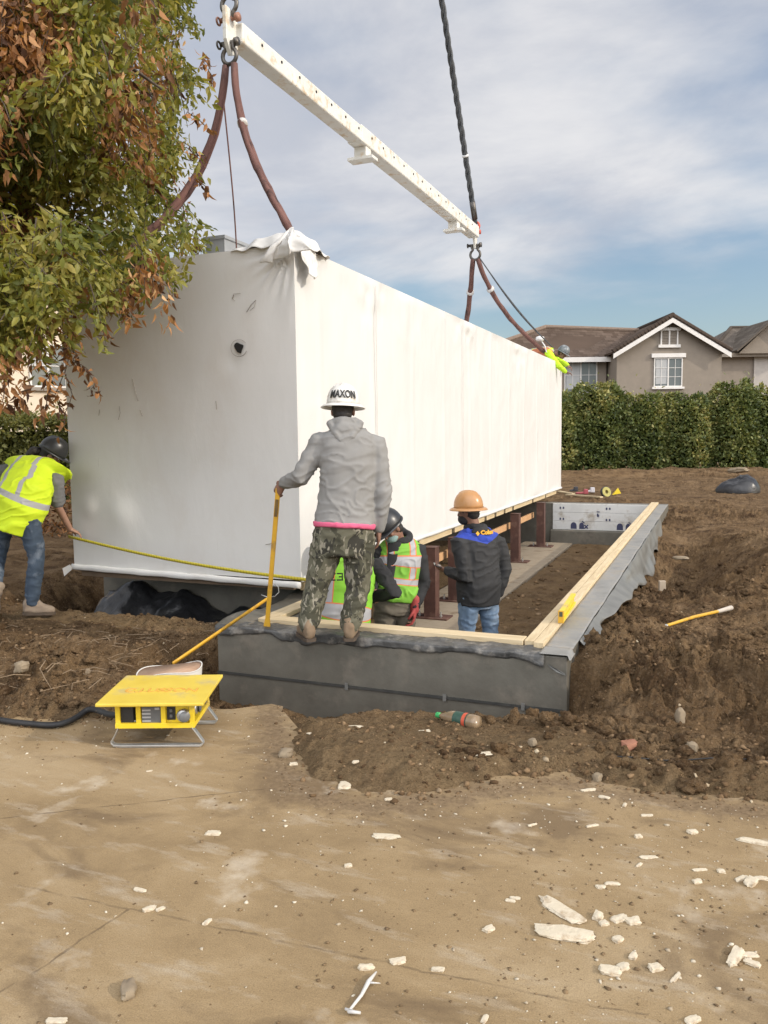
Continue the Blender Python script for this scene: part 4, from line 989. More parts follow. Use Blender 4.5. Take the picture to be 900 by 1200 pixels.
# wing on the left
WL = -7.5; wd = 1.6
m = MB(); m.box(H(WL/2-.05, wd+3, (ez-.05)/2), (-WL-.1, 6, ez-.05), MX); m.build('wall', STUC, hs)
rz = at_d(650, 383, HD+4).z; ry = wd+3
roof('roof', [[H(WL-.6, wd-.5, ez+.0), H(-.01, wd-.5, ez+.0), H(3.0, ry+.2, rz-.25), H(-2.8, ry, rz)], [H(WL-.6, wd+6.5, ez), H(WL-.6, wd-.5, ez), H(-2.8, ry, rz)], [H(0, wd+6.5, ez), H(WL-.6, wd+6.5, ez), H(-2.8, ry, rz), H(3.0, ry+.2, rz-.25)]], TILE, hs)
m = MB(); m.tube([H(WL-.6, wd-.5, ez+.05), H(-2.8, ry, rz+.05)], .13, 8); m.tube([H(-2.8, ry, rz+.05), H(3, ry+.2, rz-.2)], .13, 8); m.build('ridge_tile', worn('hip_tile', (.16, .115, .085), (.22, .16, .12), 8, .9, .2), hs)
m = MB(); m.box(H(WL/2-.3, wd-.52, ez-.16), (-WL+.6, .04, .26), MX); m.build('fascia', TRIM, hs)
lx0 = (gz(at_d(664, 450, HD+1.6), 0)-fo).dot(AX)-.05; lx1 = (gz(at_d(699, 450, HD+1.6), 0)-fo).dot(AX); lz0 = at_d(680, 458, HD+1.6).z; lz1 = at_d(680, 421, HD+1.6).z
window(hs, H(lx0, wd, lz0), lx1-lx0, lz1-lz0, 2, 2, AX, -AF, hood=False)
# second house at the right edge
f2 = gz(at_d(845, 450, 50), 0)
h2 = thing('house', 'grey roofed house cut by the right edge, beyond the taupe gable', 'house', f2)
def H2(x, d, z): return f2+AX*x+AF*d+UP*z
e2z = at_d(870, 414, 50).z; r2z = at_d(880, 385, 54).z
m = MB(); m.box(H2(4.5, 4, e2z/2), (9.6, 8, e2z), MX); m.build('wall', STUC, h2)
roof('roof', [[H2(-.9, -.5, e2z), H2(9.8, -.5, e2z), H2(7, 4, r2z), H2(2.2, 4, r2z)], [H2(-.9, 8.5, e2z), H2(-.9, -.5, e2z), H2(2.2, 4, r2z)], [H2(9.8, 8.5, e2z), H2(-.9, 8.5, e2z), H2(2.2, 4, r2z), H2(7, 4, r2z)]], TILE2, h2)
m = MB(); m.tube([H2(-.9, -.5, e2z+.03), H2(2.2, 4, r2z+.03)], .11, 8); m.tube([H2(2.2, 4, r2z+.03), H2(7, 4, r2z+.03)], .11, 8); m.build('ridge_tile', TILE2, h2)
m = MB(); m.box(H2(4.45, -.53, e2z-.16), (10.7, .05, .24), MX); m.build('fascia', STUC, h2)
m = MB(); m.box(H2(3.4, -.06, e2z-1.5), (2.6, .08, 2.6), MX); m.box(H2(2.02, -.08, e2z-1.4), (.14, .12, 2.8), MX); m.build('wall_panel', worn('pale_panel', (.36, .33, .30), (.42, .39, .35), 3, .8, .1), h2)
roof('dormer_roof', [[H2(.4, -1.2, e2z+.05), H2(.4, 3.2, e2z+.05), H2(2.6, 3.2, r2z-.1), H2(2.6, -1.2, r2z-.1)], [H2(4.8, 3.2, e2z+.05), H2(4.8, -1.2, e2z+.05), H2(2.62, -1.2, r2z-.1), H2(2.62, 3.2, r2z-.1)]], TILE2, h2)
m = MB(); m.add([H2(.7, -.75, e2z-.1), H2(4.5, -.75, e2z-.1), H2(2.61, -.75, r2z-.32)], [(0, 1, 2)]); m.add([H2(.7, .5, e2z-.1), H2(4.5, .5, e2z-.1), H2(2.61, .5, r2z-.32)], [(2, 1, 0)]); m.build('dormer_wall', STUC, h2)
# cream house at the far left
hx_ = Vector((math.cos(R_(60)), math.sin(R_(60)), 0)); hn = Vector((hx_.y, -hx_.x, 0))
f3 = gz(at_d(-20, 470, 25), 0)
h3 = thing('house', 'sunlit cream house glimpsed through the hanging dead leaves', 'house', f3)
M3 = Matrix((hx_, -hn, UP)).transposed()
m = MB(); m.box(f3-hn*4+UP*3.2, (16, 8, 6.4), M3); m.build('wall', CREAM, h3)
A3, B3 = f3-hx_*8.4+hn*.5+UP*6.3, f3+hx_*8.4+hn*.5+UP*6.3; C3, D3 = B3-hn*4.5-hx_*3+UP*1.8, A3-hn*4.5+hx_*3+UP*1.8; E3, G3 = B3-hn*9, A3-hn*9
roof('roof', [[A3, B3, C3, D3], [E3, G3, D3, C3], [B3, E3, C3], [G3, A3, D3]], TILE, h3)
def on3(px, py):
    d = ray(px, py); tt = (f3-EYE).dot(hn)/d.dot(hn); return EYE+d*tt
w0, w1 = on3(37, 450), on3(76, 450); wz0, wz1 = on3(50, 452).z, on3(50, 405).z
window(h3, gz(w0, wz0), (gz(w1, 0)-gz(w0, 0)).length, wz1-wz0, 1, 2, hx_, hn, sillmt=worn('brown_sill', (.20, .17, .14), (.26, .22, .18), 4, .8, .1), hood=False, half=False)
# ------------------------------------------------------------------ sky and sun
w = bpy.data.worlds.new('World'); scene.world = w; w.use_nodes = True; nt = w.node_tree
for n in list(nt.nodes): nt.nodes.remove(n)
N = lambda typ: nt.nodes.new(typ)
sky = N('ShaderNodeTexSky'); sky.sky_type = 'NISHITA'; sky.sun_disc = False; sky.sun_elevation = SUN_EL; sky.sun_rotation = math.atan2(SUN_AZ.x, SUN_AZ.y)
sky.air_density = 1.1; sky.dust_density = 1.6; sky.ozone_density = 2.0
tc = N('ShaderNodeTexCoord'); sx_ = N('ShaderNodeSeparateXYZ'); nt.links.new(tc.outputs['Generated'], sx_.inputs[0])
def M(op, a, b=0.):
    n = N('ShaderNodeMath'); n.operation = op
    for i, v in enumerate((a, b)):
        if isinstance(v, bpy.types.NodeSocket): nt.links.new(v, n.inputs[i])
        else: n.inputs[i].default_value = v
    return n.outputs[0]
den = M('ADD', M('MAXIMUM', sx_.outputs[2], 0.0), .16)
cx_ = N('ShaderNodeCombineXYZ'); nt.links.new(M('DIVIDE', sx_.outputs[0], den), cx_.inputs[0]); nt.links.new(M('DIVIDE', sx_.outputs[1], den), cx_.inputs[1])
mp = N('ShaderNodeMapping'); nt.links.new(cx_.outputs[0], mp.inputs[0]); mp.inputs['Rotation'].default_value = (0, 0, R_(35)); mp.inputs['Scale'].default_value = (.85, 1.0, 1); mp.inputs['Location'].default_value = (2.3, .4, 0)
def NZ(scale, det, rough, dist, vec):
    n = N('ShaderNodeTexNoise'); nt.links.new(vec, n.inputs['Vector']); n.inputs['Scale'].default_value = scale; n.inputs['Detail'].default_value = det; n.inputs['Roughness'].default_value = rough; n.inputs['Distortion'].default_value = dist; return n.outputs['Fac']
def MR(f, a, b, lo=0., hi=1.):
    n = N('ShaderNodeMapRange'); n.interpolation_type = 'SMOOTHSTEP'; nt.links.new(f, n.inputs[0])
    for i, v in enumerate((a, b, lo, hi)): n.inputs[i+1].default_value = v
    return n.outputs[0]
big = NZ(.62, 5, .5, .15, mp.outputs[0]); med = NZ(1.9, 6, .55, .1, mp.outputs[0])
cov = M('ADD', M('MULTIPLY', big, .72), M('MULTIPLY', med, .28))
lowgap = MR(sx_.outputs[2], .12, .27, -.13, .075)
mask = MR(M('ADD', cov, lowgap), .40, .60)
shade = MR(NZ(1.3, 7, .6, .4, mp.outputs[0]), .34, .66)
cr_ = N('ShaderNodeMix'); cr_.data_type = 'RGBA'; nt.links.new(shade, cr_.inputs[0]); cr_.inputs[6].default_value = (.58, .60, .665, 1); cr_.inputs[7].default_value = (.86, .85, .855, 1)
hz_ = MR(sx_.outputs[2], .0, .10, .35, 0.)
b1_ = N('ShaderNodeBackground'); nt.links.new(sky.outputs[0], b1_.inputs[0]); b1_.inputs[1].default_value = .11
b2_ = N('ShaderNodeBackground'); nt.links.new(cr_.outputs[2], b2_.inputs[0]); nt.links.new(MR(M('ADD', M('MULTIPLY', sx_.outputs[1], -.9), M('MULTIPLY', sx_.outputs[0], .43)), -.15, .75, .74, 3.2), b2_.inputs[1])  # cloud strength raised behind the viewer, added fill for the shaded near faces
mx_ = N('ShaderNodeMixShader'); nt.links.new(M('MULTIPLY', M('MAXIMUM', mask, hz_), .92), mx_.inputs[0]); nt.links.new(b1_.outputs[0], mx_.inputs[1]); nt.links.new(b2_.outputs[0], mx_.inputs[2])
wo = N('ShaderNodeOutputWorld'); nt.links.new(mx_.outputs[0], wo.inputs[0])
sd = bpy.data.lights.new('sun', 'SUN'); sd.energy = 1.75; sd.angle = R_(.5); sd.color = (1.0, .90, .76)
so = bpy.data.objects.new('sun', sd); col.objects.link(so)
S = (SUN_AZ*math.cos(SUN_EL)+UP*math.sin(SUN_EL)).normalized(); so.rotation_euler = S.to_track_quat('Z', 'Y').to_euler(); so.location = (20, 0, 20)
vs = scene.view_settings; vs.view_transform = 'Standard'; vs.look = 'None'; vs.exposure = 0.44; vs.gamma = 1; vs.use_curve_mapping = False
scene.cycles.max_bounces = 6; scene.cycles.use_denoising = True
# ------------------------------------------------------------------ people
def V3(*a): return Vector(a)
def remeshed(mb, voxel, iters, fold=None, sfac=.5):
    me = bpy.data.meshes.new('shape'); me.from_pydata([tuple(v) for v in mb.v], [], mb.f)
    bm = bmesh.new(); bm.from_mesh(me); bmesh.ops.recalc_face_normals(bm, faces=bm.faces); bm.to_mesh(me); bm.free()
    o = bpy.data.objects.new('shape', me); col.objects.link(o)
    r = o.modifiers.new('r', 'REMESH'); r.mode = 'VOXEL'; r.voxel_size = voxel
    s = o.modifiers.new('s', 'SMOOTH'); s.factor = sfac; s.iterations = iters
    dg = bpy.context.evaluated_depsgraph_get(); out = bpy.data.meshes.new_from_object(o.evaluated_get(dg))
    bpy.data.objects.remove(o); bpy.data.meshes.remove(me)
    n = len(out.vertices); co = np.zeros(n*3, np.float32); out.vertices.foreach_get('co', co); co = co.reshape(-1, 3).astype(float)
    if fold:
        nr = np.zeros(n*3, np.float32); out.vertices.foreach_get('normal', nr); nr = nr.reshape(-1, 3)
        amp, sc, seed = fold
        w1 = fbm(co[:, 0]*4, co[:, 1]*4, co[:, 2]*4, seed+1, 2)
        a = 1-np.abs(vnoise(co[:, 0]*sc*.55+w1*1.6, co[:, 1]*sc*.55+w1*1.2, co[:, 2]*sc*1.5+w1*1.8, seed))*2
        b = fbm(co[:, 0]*sc*.6, co[:, 1]*sc*.6, co[:, 2]*sc*.9, seed+2, 3)
        d = amp*(.75*(np.clip(a, 0, 1)**1.6-.35)+.22*b)
        co = co+nr*d[:, None]
    return out, co
def finish(me, co, name, mt, parent, attrs=None):
    inv = np.array(root_inv(parent)); co = co @ inv[:3, :3].T + inv[:3, 3]
    me.vertices.foreach_set('co', co.astype(np.float32).ravel()); me.materials.clear(); me.materials.append(mt)
    me.polygons.foreach_set('use_smooth', [True]*len(me.polygons)); me.polygons.foreach_set('material_index', [0]*len(me.polygons))
    for k, a in (attrs or {}).items():
        q = me.attributes.new(k, 'FLOAT_VECTOR', 'POINT'); q.data.foreach_set('vector', a.astype(np.float32).ravel())
    me.name = name; me.update(); return link_mesh(name, me, parent)
def hand(mb, w, d, n, thumb, curl=.35, k=1.0):
    """w wrist, d towards the fingers, n out of the palm, thumb = sideways vector of the thumb"""
    d = d.normalized(); n = (n-d*n.dot(d)).normalized(); s = d.cross(n); s = s if s.dot(thumb) > 0 else -s
    P = lambda a, b, c: w+d*(a*k)+s*(b*k)+n*(c*k)
    rings = []
    for a, wd, th in ((-.02, .026, .021), (.0, .028, .022), (.03, .038, .020), (.065, .043, .017), (.088, .040, .013), (.095, .03, .008)):
        rings.append([P(a, wd*math.cos(q), th*math.sin(q)) for q in [2*math.pi*j/14 for j in range(14)]])
    mb.rings(rings)
    for i, (b, L) in enumerate(((.031, .070), (.011, .078), (-.010, .073), (-.030, .058))):
        p = [P(.078, b, 0)]; ang = .15+curl*.5; q = P(.090, b, 0)
        p.append(q)
        for j, f in enumerate((.45, .32, .23)):
            dr = (d*math.cos(ang)+n*math.sin(ang)+s*(b*1.8*(1-curl))).normalized(); q = q+dr*(L*f*k); p.append(q); ang += curl*1.15
        mb.capsule(p, [.0095*k, .0095*k, .009*k, .0082*k, .0072*k], 8)
    t0 = P(.012, .024, .004); t1 = P(.038, .050, .014); t2 = P(.062, .058, .022+.012*curl); t3 = P(.082, .055-.012*curl, .028+.02*curl)
    mb.capsule([t0, t1, t2, t3], [.013*k, .0125*k, .011*k, .009*k], 8)
SKIN = worn('skin', (.30, .165, .11), (.37, .215, .15), 8, .55, .1, 90, .001)
SKIND = worn('tanned_skin', (.20, .10, .065), (.26, .14, .095), 8, .55, .1, 90, .001)
HAIR = worn('dark_hair', (.012, .010, .009), (.03, .025, .022), 40, .6, .4, 120, .003)
EYEM = worn('eye_white', (.6, .58, .55), (.7, .68, .65), 5, .3, 0)
def headframe(look, up):
    f = Vector(look).normalized(); r = f.cross(Vector(up)).normalized(); u = r.cross(f); return r, f, u
def add_head(mb, c, look, up, k=1.0):
    r, f, u = headframe(look, up); M = Matrix((r, f, u)).transposed(); P = lambda a, b, d: c+r*(a*k)+f*(b*k)+u*(d*k)
    mb.ell(P(0, -.008, .03), .076*k, .098*k, .090*k, M, 20, 14)
    mb.ell(P(0, .018, -.035), .060*k, .075*k, .078*k, M, 18, 12)
    mb.ell(P(0, .055, -.082), .036*k, .030*k, .026*k, M, 14, 8)
    mb.capsule([P(0, .086, .018), P(0, .104, -.018), P(0, .100, -.026)], [.010*k, .014*k, .013*k], 8)
    mb.capsule([P(-.03, .086, .030), P(.03, .086, .030)], [.012*k, .012*k], 8)
    mb.capsule([P(-.020, .090, -.058), P(.020, .090, -.058)], [.008*k, .008*k], 8)
    for s in (-1, 1):
        mb.ell(P(.077*s, -.002, -.008), .010*k, .020*k, .031*k, M @ Matrix.Rotation(.25*s, 3, 'Z'), 10, 8)
        mb.ell(P(.04*s, .062, -.012), .022*k, .02*k, .02*k, M, 10, 8)
def eyes(name_parent, c, look, up, k=1.0):
    r, f, u = headframe(look, up)
    for s in (-1, 1): m = MB(); m.ell(c+r*(.030*s*k)+f*(.083*k)+u*(.008*k), .012*k, .010*k, .008*k, Matrix((r, f, u)).transposed(), 10, 8); m.build('eye', EYEM, name_parent, True)
def torso_rings(J, off, bulk, lo=-.10, hi=1.0, belly=0, neckr=.062):
    """lofted rings along pelvis > waist > chest > neck"""
    pel, wai, che, nek = J['pelvis'], J['waist'], J['chest'], J['neck']
    rp = (J['hipR']-J['hipL']).normalized(); rc = (J['shR']-J['shL']).normalized(); sw = (J['shR']-J['shL']).length/2
    spine = [pel, wai, che, nek]
    def pos(t):
        t3 = max(0, min(2.999, t*3)); i = int(t3); f = t3-i
        p0 = spine[max(i-1, 0)]; p1 = spine[i]; p2 = spine[i+1]; p3 = spine[min(i+2, 3)]
        return .5*((2*p1)+(p2-p0)*f+(2*p0-5*p1+4*p2-p3)*f*f+(3*p1-p0-3*p2+p3)*f**3)
    tab = [(lo, .150, .108), (-.08, .160, .112), (0, .165, .115), (.17, .155, .110), (.33, .150, .108), (.5, .158, .113), (.66, .168, .118), (.78, .172, .112), (.87, sw*.86, .098), (.94, sw*.60, .078), (1.0, neckr, neckr)]
    out = []
    for t, rx, ry in tab:
        if t < lo or t > hi: continue
        p = pos(max(t, 0)) if t >= 0 else pel+(pel-wai).normalized()*(-t)*1.45
        a = pos(min(max(t, 0)+.02, 1)) - pos(max(max(t, 0)-.02, 0)); a.normalize()
        r = rp.lerp(rc, max(0, min(1, t*1.3))); r = (r-a*r.dot(a)).normalized(); f = a.cross(r)*-1
        f = r.cross(a)*-1 if False else a.cross(r)
        g = belly*math.exp(-((t-.2)/.22)**2)
        k = off if t < .9 else off*.7
        out.append((t, p + f*(g*.4), r, f, (rx+k+g*.7)*bulk if t < .95 else rx+k, (ry+k+g)*bulk if t < .95 else ry+k))
    return out
def ring_mesh(mb, R, n=28, sq=2.3):
    rr = []
    for t, p, r, f, rx, ry in R:
        ring = []
        for j in range(n):
            q = 2*math.pi*j/n; c, s = math.cos(q), math.sin(q)
            ring.append(p + r*(rx*math.copysign(abs(c)**(2/sq), c)) + f*(ry*math.copysign(abs(s)**(2/sq), s)))
        rr.append(ring)
    mb.rings(rr)
def tcoord(co, J):
    """torso coordinates for stripes: lateral, front, height along the spine (0 pelvis, 1 neck)"""
    S = np.array([J['pelvis']+(J['pelvis']-J['waist'])*1.2, J['pelvis'], J['waist'], J['chest'], J['neck']]); T = [-.4, 0, .333, .667, 1]
    rp = np.array((J['hipR']-J['hipL']).normalized()); rc = np.array((J['shR']-J['shL']).normalized())
    best = np.full(len(co), 1e9); o = np.zeros((len(co), 3))
    for i in range(4):
        a, b = S[i], S[i+1]; ab = b-a; t = np.clip(((co-a)@ab)/(ab@ab), 0 if i else -3, 1 if i < 3 else 2); q = a+t[:, None]*ab; d = np.linalg.norm(co-q, axis=1)
        tt = T[i]+t*(T[i+1]-T[i]); m = d < best; best = np.where(m, d, best)
        w = np.clip(tt*1.3, 0, 1)[:, None]; r = rp*(1-w)+rc*w; r /= np.linalg.norm(r, axis=1, keepdims=True); f = np.cross(ab/np.linalg.norm(ab), r)
        v = np.stack([((co-q)*r).sum(1), ((co-q)*f).sum(1), tt], 1); o[m] = v[m]
    return o
def add_boot(parent, an, toe, mt, k=1.0, ground=None):
    d = toe-an; fl = Vector((d.x, d.y, d.z)); fd_ = fl.normalized(); sd_ = fd_.cross(UP).normalized(); up = sd_.cross(fd_)
    M = Matrix((sd_, fd_, up)).transposed(); m = MB(); P = lambda a, b, c: an+sd_*(a*k)+fd_*(b*k)+up*(c*k)
    secs = [(-.075, .030, -.055, .02), (-.06, .040, -.085, .05), (-.02, .045, -.09, .08), (.05, .046, -.09, .05), (.11, .052, -.09, .005), (.16, .050, -.09, -.015), (.195, .036, -.085, -.03), (.21, .02, -.078, -.045)]
    m.rings([[P(w*math.copysign(abs(math.cos(q))**.7, math.cos(q)), b, (lo+hi)/2+(hi-lo)/2*math.copysign(abs(math.sin(q))**.7, math.sin(q))) for q in [2*math.pi*j/16 for j in range(16)]] for b, w, lo, hi in secs])
    m.capsule([P(0, -.02, .0), P(0, -.02, .055)], [.045*k, .045*k], 14)
    me, co = remeshed(m, .012, 3, (.006, 22, 3)); b = finish(me, co, 'boot', mt, parent)
    so = MB(); so.rings([[P(s*w_*1.06, b_, z) for s, b_, w_ in ((-1, -.075, .03), (-1, -.04, .045), (-1, .05, .046), (-1, .12, .054), (-1, .18, .046), (-.4, .214, .04), (.4, .214, .04), (1, .18, .046), (1, .12, .054), (1, .05, .046), (1, -.04, .045), (1, -.075, .03))] for z in (-.098, -.078)])
    so.build('sole', worn('boot_sole', (.05, .035, .025), (.09, .065, .045), 9, .85, .2), b)
    return b
def hard_hat(parent, c, look, up, mt, full=True, k=1.0, tiltback=0.0):
    r, f, u = headframe(look, up); M = Matrix.Translation(c) @ Matrix((r, f, u)).transposed().to_4x4() @ Matrix.Rotation(tiltback, 4, 'X')
    sx, sy = .118*k, .138*k
    prof = [(1.0, .0), (1.0, .03), (.97, .06), (.90, .09), (.78, .118), (.60, .140), (.38, .153), (.15, .158), (.0, .159)]
    m = MB(); n = 48; rings = []
    for rr, z in prof:
        ring = []
        for j in range(n):
            q = 2*math.pi*j/n; x = rr*sx*math.cos(q); y = rr*sy*math.sin(q)
            rid = .010*math.exp(-(x/.014)**2)+.006*math.exp(-((abs(x)-.045)/.010)**2)
            ring.append(M @ Vector((x, y, z*k+(rid if .80 < z/.159 else 0)*k)))
        rings.append(ring)
    m.rings(rings, True); o = m.build('hard_hat', mt, parent, True)
    b = MB(); R1, R2, R3 = [], [], []
    for j in range(n):
        q = 2*math.pi*j/n; fr = max(0, math.sin(q))
        w = .042 if full else (.006+.060*fr**3)
        x, y = math.cos(q), math.sin(q)
        R1.append(M @ Vector((x*sx*.99, y*sy*.99, .012*k))); R2.append(M @ Vector((x*(sx+w*.6*k), y*(sy+w*.6*k), (.006-.003)*k))); R3.append(M @ Vector((x*(sx+w*k), y*(sy+w*k), (-.012 if full else -.004)*k)))
    R4 = [p-u*.004*k for p in R3]; R5 = [p-u*.006*k for p in R2]; R6 = [p-u*.006*k for p in R1]
    b.rings([R1, R2, R3, R4, R5, R6], False, closed=True); b.build('brim', mt, o, True)
    return o, M
def on_hat(M, k, txt, size, ang0, z0, mt, parent, zc=.065, sp=1.0):
    """lettering bent round the shell; ang0 from the front"""
    me = text_mesh(txt, size, .0012, .0015); bm = bmesh.new(); bm.from_mesh(me); bmesh.ops.triangulate(bm, faces=bm.faces); bmesh.ops.subdivide_edges(bm, edges=bm.edges, cuts=3); bm.to_mesh(me); bm.free()
    co = np.zeros(len(me.vertices)*3, np.float32); me.vertices.foreach_get('co', co); co = co.reshape(-1, 3).astype(float)
    prof = np.array([(1.0, .0), (1.0, .03), (.97, .06), (.90, .09), (.78, .118), (.60, .140)])
    z = zc+co[:, 1]*1.3; rr = np.interp(z, prof[:, 1], prof[:, 0]); q = ang0+co[:, 0]*sp/.125; ex = co[:, 2]+.0075
    X = np.stack([np.cos(q)*(rr*.118+ex)*k, np.sin(q)*(rr*.138+ex)*k, z*k], 1); A = np.array(root_inv(parent)) @ np.array(M)
    X = X @ A[:3, :3].T + A[:3, 3]; me.vertices.foreach_set('co', X.astype(np.float32).ravel()); me.materials.clear(); me.materials.append(mt); me.update()
    return link_mesh('lettering', me, parent)
def person(label, J, look, hup=UP, k=1.0, bulk=1.0, belly=0, skin=None, top=None, topoff=.03, slv=1.0, sleeve_to=1.0, pants=None, leg=1.0, boots=None, handspec=None, hem=-.12, seed=1, hair=True, trw=.0):
    skin = skin or SKIN; J = {a: Vector(b) for a, b in J.items()}
    base = (J['anL']+J['anR'])/2; base.z = min(J['anL'].z, J['anR'].z)-.09
    p = thing('person', label, 'person', base)
    # one continuous body
    m = MB(); add_head(m, J['head'], look, hup, k)
    r, f, u = headframe(look, hup)
    m.capsule([J['neck']+(J['chest']-J['neck'])*.25, J['head']-u*.045*k-f*.02*k], [.062*k, .056*k], 14)
    ring_mesh(m, torso_rings(J, -.012, bulk, -.08, .95, belly))
    for s in 'LR':
        m.capsule([J['chest'].lerp(J['sh'+s], .6)+(J['neck']-J['chest'])*.35, J['sh'+s], J['el'+s], J['wr'+s]], [.05*k, .052*k, .040*k, .029*k], 12)
        m.capsule([J['hip'+s], J['kn'+s], J['an'+s]], [.075*k, .05*k, .038*k], 12)
    for s in 'LR':
        hs_ = (handspec or {}).get(s)
        if hs_: hand(m, J['wr'+s], Vector(hs_[0]), Vector(hs_[1]), Vector(hs_[2]), hs_[3], k)
        else:
            d = (J['wr'+s]-J['el'+s]).normalized(); hand(m, J['wr'+s], d, (J['chest']-J['wr'+s]), d.cross(UP)+Vector((0, 0, .1)), .4, k)
    me, co = remeshed(m, .0065, 2); body = finish(me, co, 'body', skin, p)
    eyes(p, J['head'], look, hup, k)
    if hair:
        hm = MB(); M = Matrix((r, f, u)).transposed()
        hm.ell(J['head']-f*.018*k+u*.028*k, .082*k, .096*k, .088*k, M, 20, 14); hm.ell(J['head']-f*.042*k-u*.03*k, .070*k, .062*k, .055*k, M, 16, 10)
        me, co = remeshed(hm, .01, 2, (.004, 60, seed)); finish(me, co, 'hair', HAIR, p)
    # trousers
    if pants:
        m = MB(); ring_mesh(m, torso_rings(J, .012+trw, bulk, -.10, .34, belly*.7))
        for s in 'LR':
            h_, kn, an = J['hip'+s], J['kn'+s], J['an'+s]; q = (kn-h_); q2 = (an-kn)
            m.capsule([h_+Vector((0, 0, .03)), h_+q*.35, kn, kn+q2*.45, kn+q2*.80, an-q2*.06], [(.102+trw)*leg, (.096+trw)*leg, (.075+trw)*leg, (.070+trw)*leg, (.066+trw)*leg, (.062+trw)*leg], 16)
        me, co = remeshed(m, .0105, 4, (.013, 15, seed+20)); finish(me, co, 'trousers', pants, p, {'tc': tcoord(co, J)})
    if boots:
        for s in 'LR': add_boot(p, J['an'+s], J['toe'+s], boots, k)
    if top:
        m = MB(); ring_mesh(m, torso_rings(J, topoff, bulk, hem, 1.0, belly, .066))
        for s in 'LR':
            sh, el, wr = J['sh'+s], J['el'+s], J['wr'+s]; inn = J['chest'].lerp(sh, .55)+(J['neck']-J['chest'])*.30
            if sleeve_to >= 1: pts = [inn, sh, sh.lerp(el, .5), el, el.lerp(wr, .55), el.lerp(wr, .93)]; rs = [.075, .078, .070, .062, .054, .046]
            else: pts = [inn, sh, sh.lerp(el, .45), sh.lerp(el, .8)]; rs = [.075, .075, .070, .066]
            m.capsule(pts, [q*slv*k for q in rs], 16)
        me, co = remeshed(m, .0105, 4, (.0125, 15, seed)); finish(me, co, 'jacket' if sleeve_to >= 1 else 'shirt', top, p, {'tc': tcoord(co, J)})
    p_J[p.name] = J
    return p, J, body
p_J = {}
def vestmat(name, base, edge=(.62, .16, .05), bands=((.28, .40),), strap=(.075, .115), orange=True, bx=None):
    t = NT(name); x, y, z = t.xyz(t.attr('tc', 'Vector')); ax = t.math('ABSOLUTE', x)
    c = t.ramp(t.noise(4, 5), [(.3, tuple(q*.88 for q in base)), (.7, base)])
    def rng_(v, a, b): return t.math('MULTIPLY', t.math('GREATER_THAN', v, a), t.math('LESS_THAN', v, b))
    grey = (.36, .36, .37); e = .018
    if strap:
        s1 = t.math('MULTIPLY', rng_(ax, *strap), t.math('GREATER_THAN', z, bands[0][1] if bands else .3))
        if orange: c = t.mix(t.math('MULTIPLY', rng_(ax, strap[0]-.010, strap[1]+.010), t.math('GREATER_THAN', z, bands[0][1])), c, edge)
        c = t.mix(s1, c, grey)
    for a, b in bands:
        if orange: c = t.mix(rng_(z, a-e, b+e), c, edge)
        c = t.mix(rng_(z, a, b), c, grey)
    t.done(c, .75, t.bump(t.noise(220, 2), .2, .001)); return t.m
def vest(p, J, mt, off, bulk=1.0, belly=0, hem=-.1, hi=.96, seed=5, opening=False):
    m = MB(); R = torso_rings(J, off, bulk, hem, hi, belly)
    ring_mesh(m, R, 32)
    for s in 'LR': m.capsule([J['neck'].lerp(J['sh'+s], .35)+(J['neck']-J['chest'])*.02, J['neck'].lerp(J['sh'+s], .80)], [.06, .06], 12)
    me, co = remeshed(m, .0095, 4, (.015, 9, seed)); return finish(me, co, 'vest', mt, p, {'tc': tcoord(co, J)})
LIME = (.52, .78, .04); LIME2 = (.30, .58, .06)
# ---- worker on the wall, seen from behind
def camo():
    t = NT('camouflage'); P = t.obj(); a = t.noise(9, 3, .5, t.map(P, (1, 1, .8)), .8); b = t.noise(11, 3, .5, t.map(P, (1, 1, .8), loc=(4, 2, 7)), 1.0); d = t.noise(14, 2, .5, t.map(P, (1.6, 1.6, .7), loc=(9, 3, 1)), 1.2)
    c = t.mix(t.math('GREATER_THAN', a, .5), (.050, .048, .030), (.110, .104, .070)); c = t.mix(t.math('GREATER_THAN', b, .58), c, (.030, .028, .020)); c = t.mix(t.math('GREATER_THAN', d, .60), c, (.23, .21, .16))
    return t.done(c, .9, t.bump(t.noise(160, 2), .2, .001))
HOOD = worn('grey_fleece', (.215, .21, .20), (.26, .255, .245), 3, .95, .25, 150, .002)
BOOTM = worn('tan_boot', (.17, .115, .07), (.25, .18, .115), 7, .85, .2, 60, .002, dirt=(.12, .085, .055))
D0 = 5.80
def q_(px, py, d=0.0): return at_d(px, py, D0+d)
J = dict(pelvis=q_(403, 628), waist=q_(405, 592), chest=q_(408, 545, -.02), neck=q_(405, 499, .0), head=q_(402, 482, .04),
         shL=q_(375, 519), shR=q_(440, 520, .02), elL=q_(352, 560, -.02), wrL=q_(332, 566, .16), elR=q_(449, 578, .0), wrR=q_(444, 621, .05),
         hipL=q_(385, 634), hipR=q_(421, 634), knL=q_(371, 688, .03), knR=q_(419, 690, .03), anL=q_(361, 730, -.02), anR=q_(410, 732, -.02))
for s in 'LR': J['an'+s].z = .262
J['toeL'] = J['anL']+AF*.14-AX*.05; J['toeR'] = J['anR']+AF*.15+AX*.01
J['hipL'].z = J['hipR'].z
lookA = AF+AX*.05-UP*.12
pa, JA, bodyA = person('man in grey hoodie, camouflage trousers and white hard hat standing on the foundation wall', J, lookA, UP, 1.0, 1.02, .045, SKIND, HOOD, .028, 1.08, 1.0, camo(), 1.06, BOOTM,
    {'L': (-AX*.55+AF*.35-UP*.75, AX*.3-UP*.2+AF*.8, AF+UP*.2, .9), 'R': (-UP+AF*.15-AX*.05, -AX, AF, .35)}, .12, 3, True, .008)
